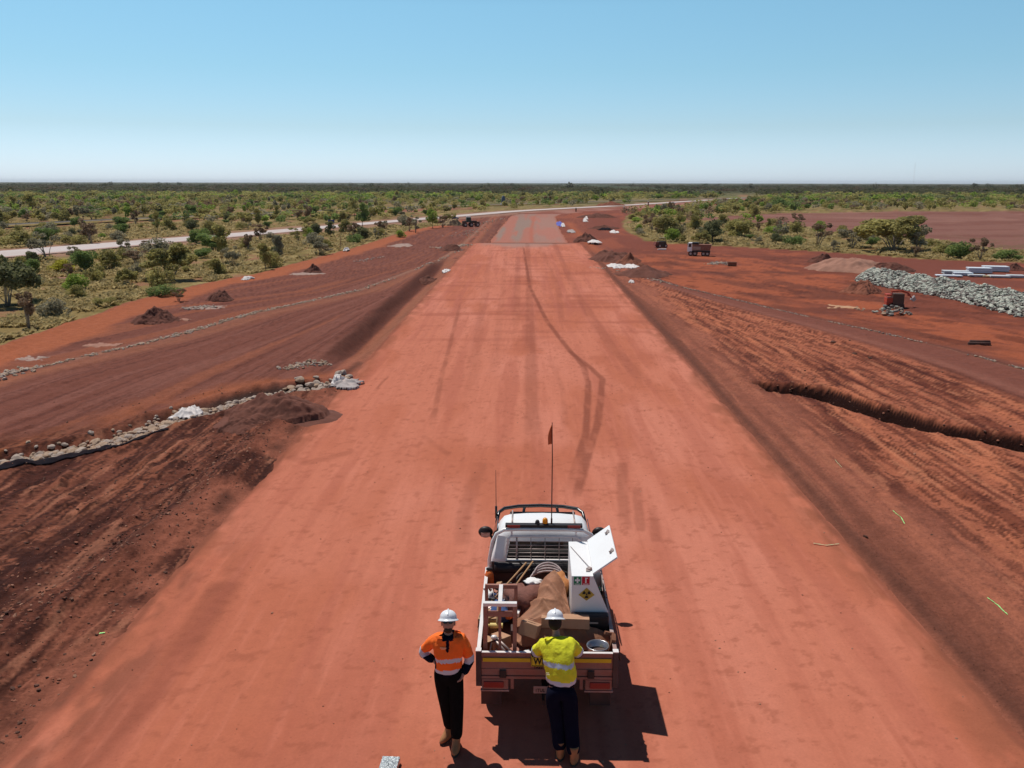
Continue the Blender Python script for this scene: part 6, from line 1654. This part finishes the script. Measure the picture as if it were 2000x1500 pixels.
# tipper truck
x, y, s = at(1366, 499); t = empty('tipper_truck', (x, y, 0), 'white-cabbed tipper truck with rusty brown body parked on the right works', 'truck', rz=R(-14)); k = 44 * s / 2.0
m = MB(); m.prism([(-1.0 * k, -.33 * k, .35 * k), (-.62 * k, -.33 * k, .35 * k), (-.62 * k, -.33 * k, 1.12 * k), (-.93 * k, -.33 * k, 1.12 * k), (-1.0 * k, -.33 * k, .75 * k)], (0, .66 * k, 0)); cb_ = m.build('cab', white_paint, t, bevel=.02, local=True)
m = MB(); m.box((-.80 * k, -.335 * k, .88 * k), (.22 * k, .012, .26 * k)); m.box((-.985 * k, 0, .9 * k), (.02 * k, .54 * k, .28 * k), (0, R(-10), 0)); m.build('window', glass_dark, cb_, local=True)
m = MB(); m.prism([(-.56 * k, -.36 * k, .48 * k), (.86 * k, -.36 * k, .48 * k), (1.0 * k, -.36 * k, .98 * k), (-.56 * k, -.36 * k, .98 * k)], (0, .72 * k, 0)); bd = m.build('tipper_body', mat('rusty_tipper', (.24, .12, .08), rough=.8, var=.3, dust=.4), t, bevel=.01, local=True)
m = MB(); m.bx(-.54 * k, .1 * k, -.371 * k, -.363 * k, .52 * k, .80 * k); m.build('side_panel', mat('beige_panel', (.42, .33, .26), rough=.7, dust=.3), bd, local=True)
m = MB(); m.bx(-.60 * k, -.1 * k, -.34 * k, .34 * k, 1.0 * k, 1.14 * k); m.build('tarp_roll', black_plastic, bd, local=True)
m = MB(); m.box((0, 0, .38 * k), (1.8 * k, .4 * k, .12 * k)); m.build('chassis', black_plastic, t, local=True)
cb_.data.materials[0] = mat('clean_white_paint', (.90, .90, .88), rough=.4, var=.02)
wheels(t, [(a * k, b * k, .2 * k) for a in (-.72, -.35, .35, .68) for b in (-.28, .28)], .2 * k, .14 * k)
# small loader
x, y, s = at(1292, 483); t = empty('skid_loader', (x, y, 0), 'small dark loader with canopy parked left of the tipper truck', 'loader', rz=R(10)); k = 20 * s
m = MB(); m.box((0, 0, .38 * k), (.8 * k, .7 * k, .4 * k), taper=.9); m.build('body', mat('dark_green_paint', (.03, .03, .02), rough=.5, dust=.3), t, bevel=.01, local=True)
m = MB(); m.box((.05 * k, 0, .90 * k), (.55 * k, .6 * k, .06 * k)); 
for a in (-1, 1):
    for b in (-1, 1): m.box((.05 * k + a * .22 * k, b * .25 * k, .72 * k), (.04 * k, .04 * k, .32 * k))
m.build('canopy', mat('olive_canopy', (.25, .22, .10), rough=.6), t, local=True)
m = MB(); m.box((-.55 * k, 0, .35 * k), (.25 * k, .7 * k, .35 * k), (0, R(20), 0)); m.build('bucket', mat('dark_red_steel', (.18, .04, .03), rough=.7, dust=.3), t, local=True)
wheels(t, [(a * .28 * k, b * .38 * k, .18 * k) for a in (-1, 1) for b in (-1, 1)], .18 * k, .12 * k)
x, y, s = at(1292, 487); t = empty('plank_stack', (x, y - .3, 0), 'low pale stack of planks lying in front of the small loader', 'planks'); m = MB(); m.box((0, 0, .05), (.9, .25, .07)); m.box((.1, .05, .11), (.7, .2, .04), (0, 0, .1)); m.build('planks', pale_metal, t, local=True)
# red excavator
x, y, s = at(1748, 599); t = empty('red_machine', (x, y, 0), 'red and dark brown machine with its arm resting by the grey stockpile', 'machine', rz=R(-6)); k = 30 * s
dkb = mat('dark_brown_panel', (.075, .05, .035), rough=.6, dust=.25); redp = mat('red_paint', (.52, .06, .025), rough=.5, var=.15, dust=.25)
m = MB(); m.box((.10 * k, 0, .50 * k), (.66 * k, .7 * k, .78 * k)); m.build('engine_cover', dkb, t, bevel=.02, local=True)
m = MB(); m.box((-.42 * k, 0, .48 * k), (.36 * k, .62 * k, .30 * k)); m.box((-.46 * k, 0, .80 * k), (.30 * k, .55 * k, .10 * k)); m.box((-.44 * k, 0, .24 * k), (.30 * k, .5 * k, .12 * k)); m.box((-.3 * k, -.2 * k, .9 * k), (.06 * k, .06 * k, .2 * k)); m.build('red_body', redp, t, bevel=.01, local=True)
m = MB(); m.tube([(-.3 * k, 0, 1.0 * k), (.3 * k, .05 * k, 1.05 * k), (.75 * k, .1 * k, .92 * k), (1.0 * k, .15 * k, .60 * k)], [.05 * k, .06 * k, .06 * k, .04 * k], 8); m.box((.8 * k, .1 * k, .8 * k), (.16 * k, .12 * k, .14 * k)); ar = m.build('arm', redp, t, smooth=False, local=True)
m = MB(); m.prism([(.95 * k, 0, .5 * k), (1.15 * k, 0, .75 * k), (1.25 * k, 0, .5 * k), (1.1 * k, 0, .38 * k)], (0, .3 * k, 0)); m.build('bucket', galv, ar, local=True)
for b in (-1, 1):
    m = MB(); m.tube([(-.45 * k, b * .32 * k, .13 * k), (.45 * k, b * .32 * k, .13 * k)], .12 * k, 10); m.build('track', rubber, t, smooth=True, bevel=.0, local=True)
# white car on the highway, dark machine and green grader at left
def car(px, py, wpx, m_, label, rz):
    x, y, s = at(px, py); k = wpx * s / 4.2; t = empty('car', (x, y, .10), label, 'car', rz=R(rz))
    m = MB(); m.prism([(-2.1 * k, -.8 * k, .3 * k), (2.1 * k, -.8 * k, .3 * k), (2.1 * k, -.8 * k, .75 * k), (1.3 * k, -.8 * k, .95 * k), (-2.05 * k, -.8 * k, .95 * k)], (0, 1.6 * k, 0)); m.build('body', m_, t, bevel=.03, local=True)
    m = MB(); m.box((-.4 * k, 0, 1.2 * k), (2.6 * k, 1.45 * k, .5 * k), taper=.8); m.build('cabin', glass_dark if m_ != white_paint else white_paint, t, bevel=.02, local=True)
    wheels(t, [(a * 1.35 * k, b * .75 * k, .32 * k) for a in (-1, 1) for b in (-1, 1)], .32 * k, .2 * k)
car(1315, 398, 9, white_paint, 'small white car far away near the haul road at right', 20)
car(887, 430, 17, mat('dark_blue_car', (.03, .03, .06), rough=.25, var=.1, spec=.6), 'dark car parked beside the highway left of the road', -20)
x, y, s = at(918, 443); t = empty('grader', (x, y, 0), 'dark green tractor-like machine parked at the end of the orange track', 'machine', rz=R(18)); k = 36 * s / 2
dg_ = mat('dark_green_machine', (.015, .05, .03), rough=.5, dust=.15)
m = MB(); m.box((-.15 * k, 0, .72 * k), (.5 * k, .5 * k, .5 * k), taper=.85); cb_ = m.build('cab', dg_, t, bevel=.01, local=True)
m = MB(); m.box((-.15 * k, 0, 1.0 * k), (.45 * k, .45 * k, .05 * k)); m.build('roof', pale_metal, cb_, local=True)
m = MB(); m.box((.35 * k, 0, .5 * k), (.7 * k, .35 * k, .25 * k)); m.box((.8 * k, 0, .38 * k), (.35 * k, .6 * k, .28 * k)); m.box((-.6 * k, 0, .45 * k), (.4 * k, .4 * k, .3 * k)); m.build('engine', mat('brown_machine', (.06, .04, .025), rough=.6, dust=.3), t, bevel=.01, local=True)
wheels(t, [(a * k, b * .3 * k, .22 * k) for a in (-.55, .1, .75) for b in (-1, 1)], .22 * k, .14 * k)
x, y, s = at(883, 440); mound(883, 441, 46, 13, mat('tan_soil', (.36, .25, .14), rough=1, var=.2), 'tan soil bank in front of the dark car', 33, .6)
# far worker
x, y, s = at(1125, 414); t = empty('person', (x, y, 0), 'tiny far person in dark clothes standing on the haul road', 'person'); k = 9 * s
o = skin_obj('body', [(Vector((x, y, .50 * k)), (.09 * k, .07 * k)), (Vector((x, y, .78 * k)), (.11 * k, .07 * k)), (Vector((x, y, .92 * k)), .06 * k), (Vector((x - .07 * k, y, .25 * k)), .06 * k), (Vector((x - .08 * k, y, .01)), .045 * k), (Vector((x + .07 * k, y, .25 * k)), .06 * k), (Vector((x + .08 * k, y, .01)), .045 * k), (Vector((x - .17 * k, y, .5 * k)), .035 * k), (Vector((x + .17 * k, y, .5 * k)), .035 * k)], [(0, 1), (1, 2), (0, 3), (3, 4), (0, 5), (5, 6), (1, 7), (1, 8)], [black_cloth], t, sub=1)
# white culvert and formwork stacks
cul = mat('white_steel_formwork', (.74, .79, .84), rough=.45, var=.08, dust=.06); cul2 = mat('grey_concrete_slab', (.52, .56, .58), rough=.8, var=.12, dust=.1)
for px, py, wpx, hpx, dep, m_, lab in (
    (1950, 530, 44, 11, .9, cul, 'rearmost and tallest white-topped steel box at the right edge'),
    (1918, 533, 42, 11, .9, cul, 'white-topped steel box left of the tallest one'),
    (1886, 538, 34, 7, 1.0, cul, 'bright white flat slab stack in the middle of the group'),
    (1872, 536, 44, 8, 1.0, cul2, 'grey slab stack behind the low white slabs'),
    (1858, 540, 46, 4, .7, cul, 'long low white slab at the left end of the group'),
    (1912, 540, 30, 5, .6, cul2, 'small grey slab in front of the white-topped boxes'),
    (1958, 542, 36, 5, .9, cul2, 'low grey-green slabs at the right of the group'),
    (1990, 542, 30, 6, .8, cul2, 'pale slabs cut by the right edge of the photo'),
    (1935, 541, 22, 4, .5, mat('yellow_timber', (.55, .45, .25), rough=.8), 'small yellowish timber bundle between the slabs')):
    x, y, s = at(px, py); L_ = wpx * s; H_ = hpx * s; t = empty('formwork_stack', (x, y + dep / 2, 0), lab, 'stack', 'white and grey stacks at the right', rz=R(-12))
    n_l = 3 if hpx > 6 else 1
    for i in range(n_l):
        hh = (H_ - .06) / n_l; m = MB(); m.bx(-L_ / 2 + .03 * (i % 2), L_ / 2 - .04 * ((i + 1) % 2), -dep / 2, dep / 2, .06 + i * hh, .06 + (i + 1) * hh - .02); m.build('slab', m_, t, bevel=.01, local=True)
    m = MB(); m.bx(-L_ / 2 * .9, -L_ / 2 * .75, -dep / 2 + .02, dep / 2 - .02, 0, .058); m.bx(L_ / 2 * .75, L_ / 2 * .9, -dep / 2 + .02, dep / 2 - .02, 0, .058); m.build('bearer', wood_m, t, local=True)
# dark log-like tyre row
x, y, s = at(1912, 672); t = empty('pipe_bundle', (x, y, 0), 'dark bundle of pipes lying alone on the orange pad', 'pipes', rz=R(-6))
for i in range(3): m = MB(); m.cyl((.05 * i, -.06 + .09 * i, .07 + (.07 if i == 1 else 0)), .065, 40 * s - .08 * i, 12, 'x'); m.build('pipe', rubber, t, smooth=True, local=True)
x, y, s = at(1430, 519); t = empty('crate', (x, y, 0), 'rusty brown crate at the right end of the rubble heap', 'crate', rz=R(-8)); m = MB(); m.box((0, 0, .16), (16 * s, .35, .32)); m.build('crate_box', mat('rusty_steel'), t, bevel=.02, local=True); m = MB(); m.box((0, 0, .335), (16.5 * s, .4, .03)); m.build('lid', mat('rusty_steel'), t, local=True)
# blue road sign, far tank, guide posts, mast
x, y, s = at(648, 452); t = empty('road_sign', (x, y, 0), 'blue road sign seen from behind beside the highway', 'sign'); m = MB(); m.box((0, 0, 18 * s), (12 * s, .04, 6 * s)); m.build('sign_panel', mat('blue_sign', (.05, .06, .22), rough=.6), t, bevel=.01, local=True); m = MB(); [m.cyl((a * 4 * s, .03, 8 * s), .03, 16 * s, 8) for a in (-1, 1)]; m.build('post', galv, t, local=True)
x, y, s = at(983, 400); t = empty('water_tank', (x, y, 0), 'blue-grey tank tower standing in the scrub beyond the railway', 'tank'); m = MB(); m.lathe((0, 0, 0), [(0, 0), (3.6 * s, 0), (3.6 * s, 12 * s), (2.4 * s, 14 * s), (2.0 * s, 16 * s), (0, 16.5 * s)], 18); m.build('tank_shell', mat('blue_grey_steel', (.10, .12, .17), rough=.5), t, smooth=True, local=True); m = MB(); m.box((0, -.2, .2), (11 * s, 2, .5)); m.build('plinth', pale_metal, t, local=True)
for px, py, lab in ((1219, 415, 'reddish post nearer the cleared scrub corner at right'), (1266, 405, 'reddish post farther along the haul road at right')):
    x, y, s = at(px, py); t = empty('marker_post', (x, y, 0), lab, 'post'); m = MB(); m.cyl((0, 0, 5 * s), 1.2 * s, 10 * s, 8); m.build('post_body', mat('dull_red_post', (.25, .06, .05), rough=.7), t, local=True); m = MB(); m.cyl((0, 0, 10.5 * s), 1.4 * s, 1.2 * s, 8); m.build('cap', white_paint, t, local=True)
x, y, s = at(666, 484); t = empty('timber_post', (x, y, 0), 'thin timber post standing in the grass beside the track', 'post'); m = MB(); m.cyl((0, 0, .55), .05, 1.15, 8, r2=.04); m.build('post_body', wood_m, t, local=True)
t = empty('radio_mast', (GY(1784, 357, 900)[0], 900, 0), 'very thin lattice mast on the horizon at right', 'mast'); m = MB()
for a in range(3): m.tube([(.5 * math.cos(a * 2.09), .5 * math.sin(a * 2.09), 0), (.15 * math.cos(a * 2.09), .15 * math.sin(a * 2.09), 27)], .018, 5)
for i in range(14): m.tube([(.45 * math.cos(i * 2.09), .45 * math.sin(i * 2.09), i * 1.9), (.42 * math.cos((i + 1) * 2.09), .42 * math.sin((i + 1) * 2.09), (i + 1) * 1.9)], .012, 4)
m.build('lattice', galv, t, local=True)

# ================================================================== THE AIR
m = MB(); m.bx(-12500, 12500, -320, 14300, -2.5, 34)
haze = m.build('haze', bpy.data.materials.new('haze_mat'), None)
hm = haze.data.materials[0]; hm.use_nodes = True; hn = hm.node_tree
for n_ in list(hn.nodes): hn.nodes.remove(n_)
ho = hn.nodes.new('ShaderNodeOutputMaterial'); hv = hn.nodes.new('ShaderNodeVolumePrincipled')
hv.inputs['Color'].default_value = (.86, .92, 1.0, 1); hv.inputs['Density'].default_value = 0.00006; hv.inputs['Anisotropy'].default_value = .2
hn.links.new(hv.outputs[0], ho.inputs['Volume'])
tag(haze, kind='stuff')
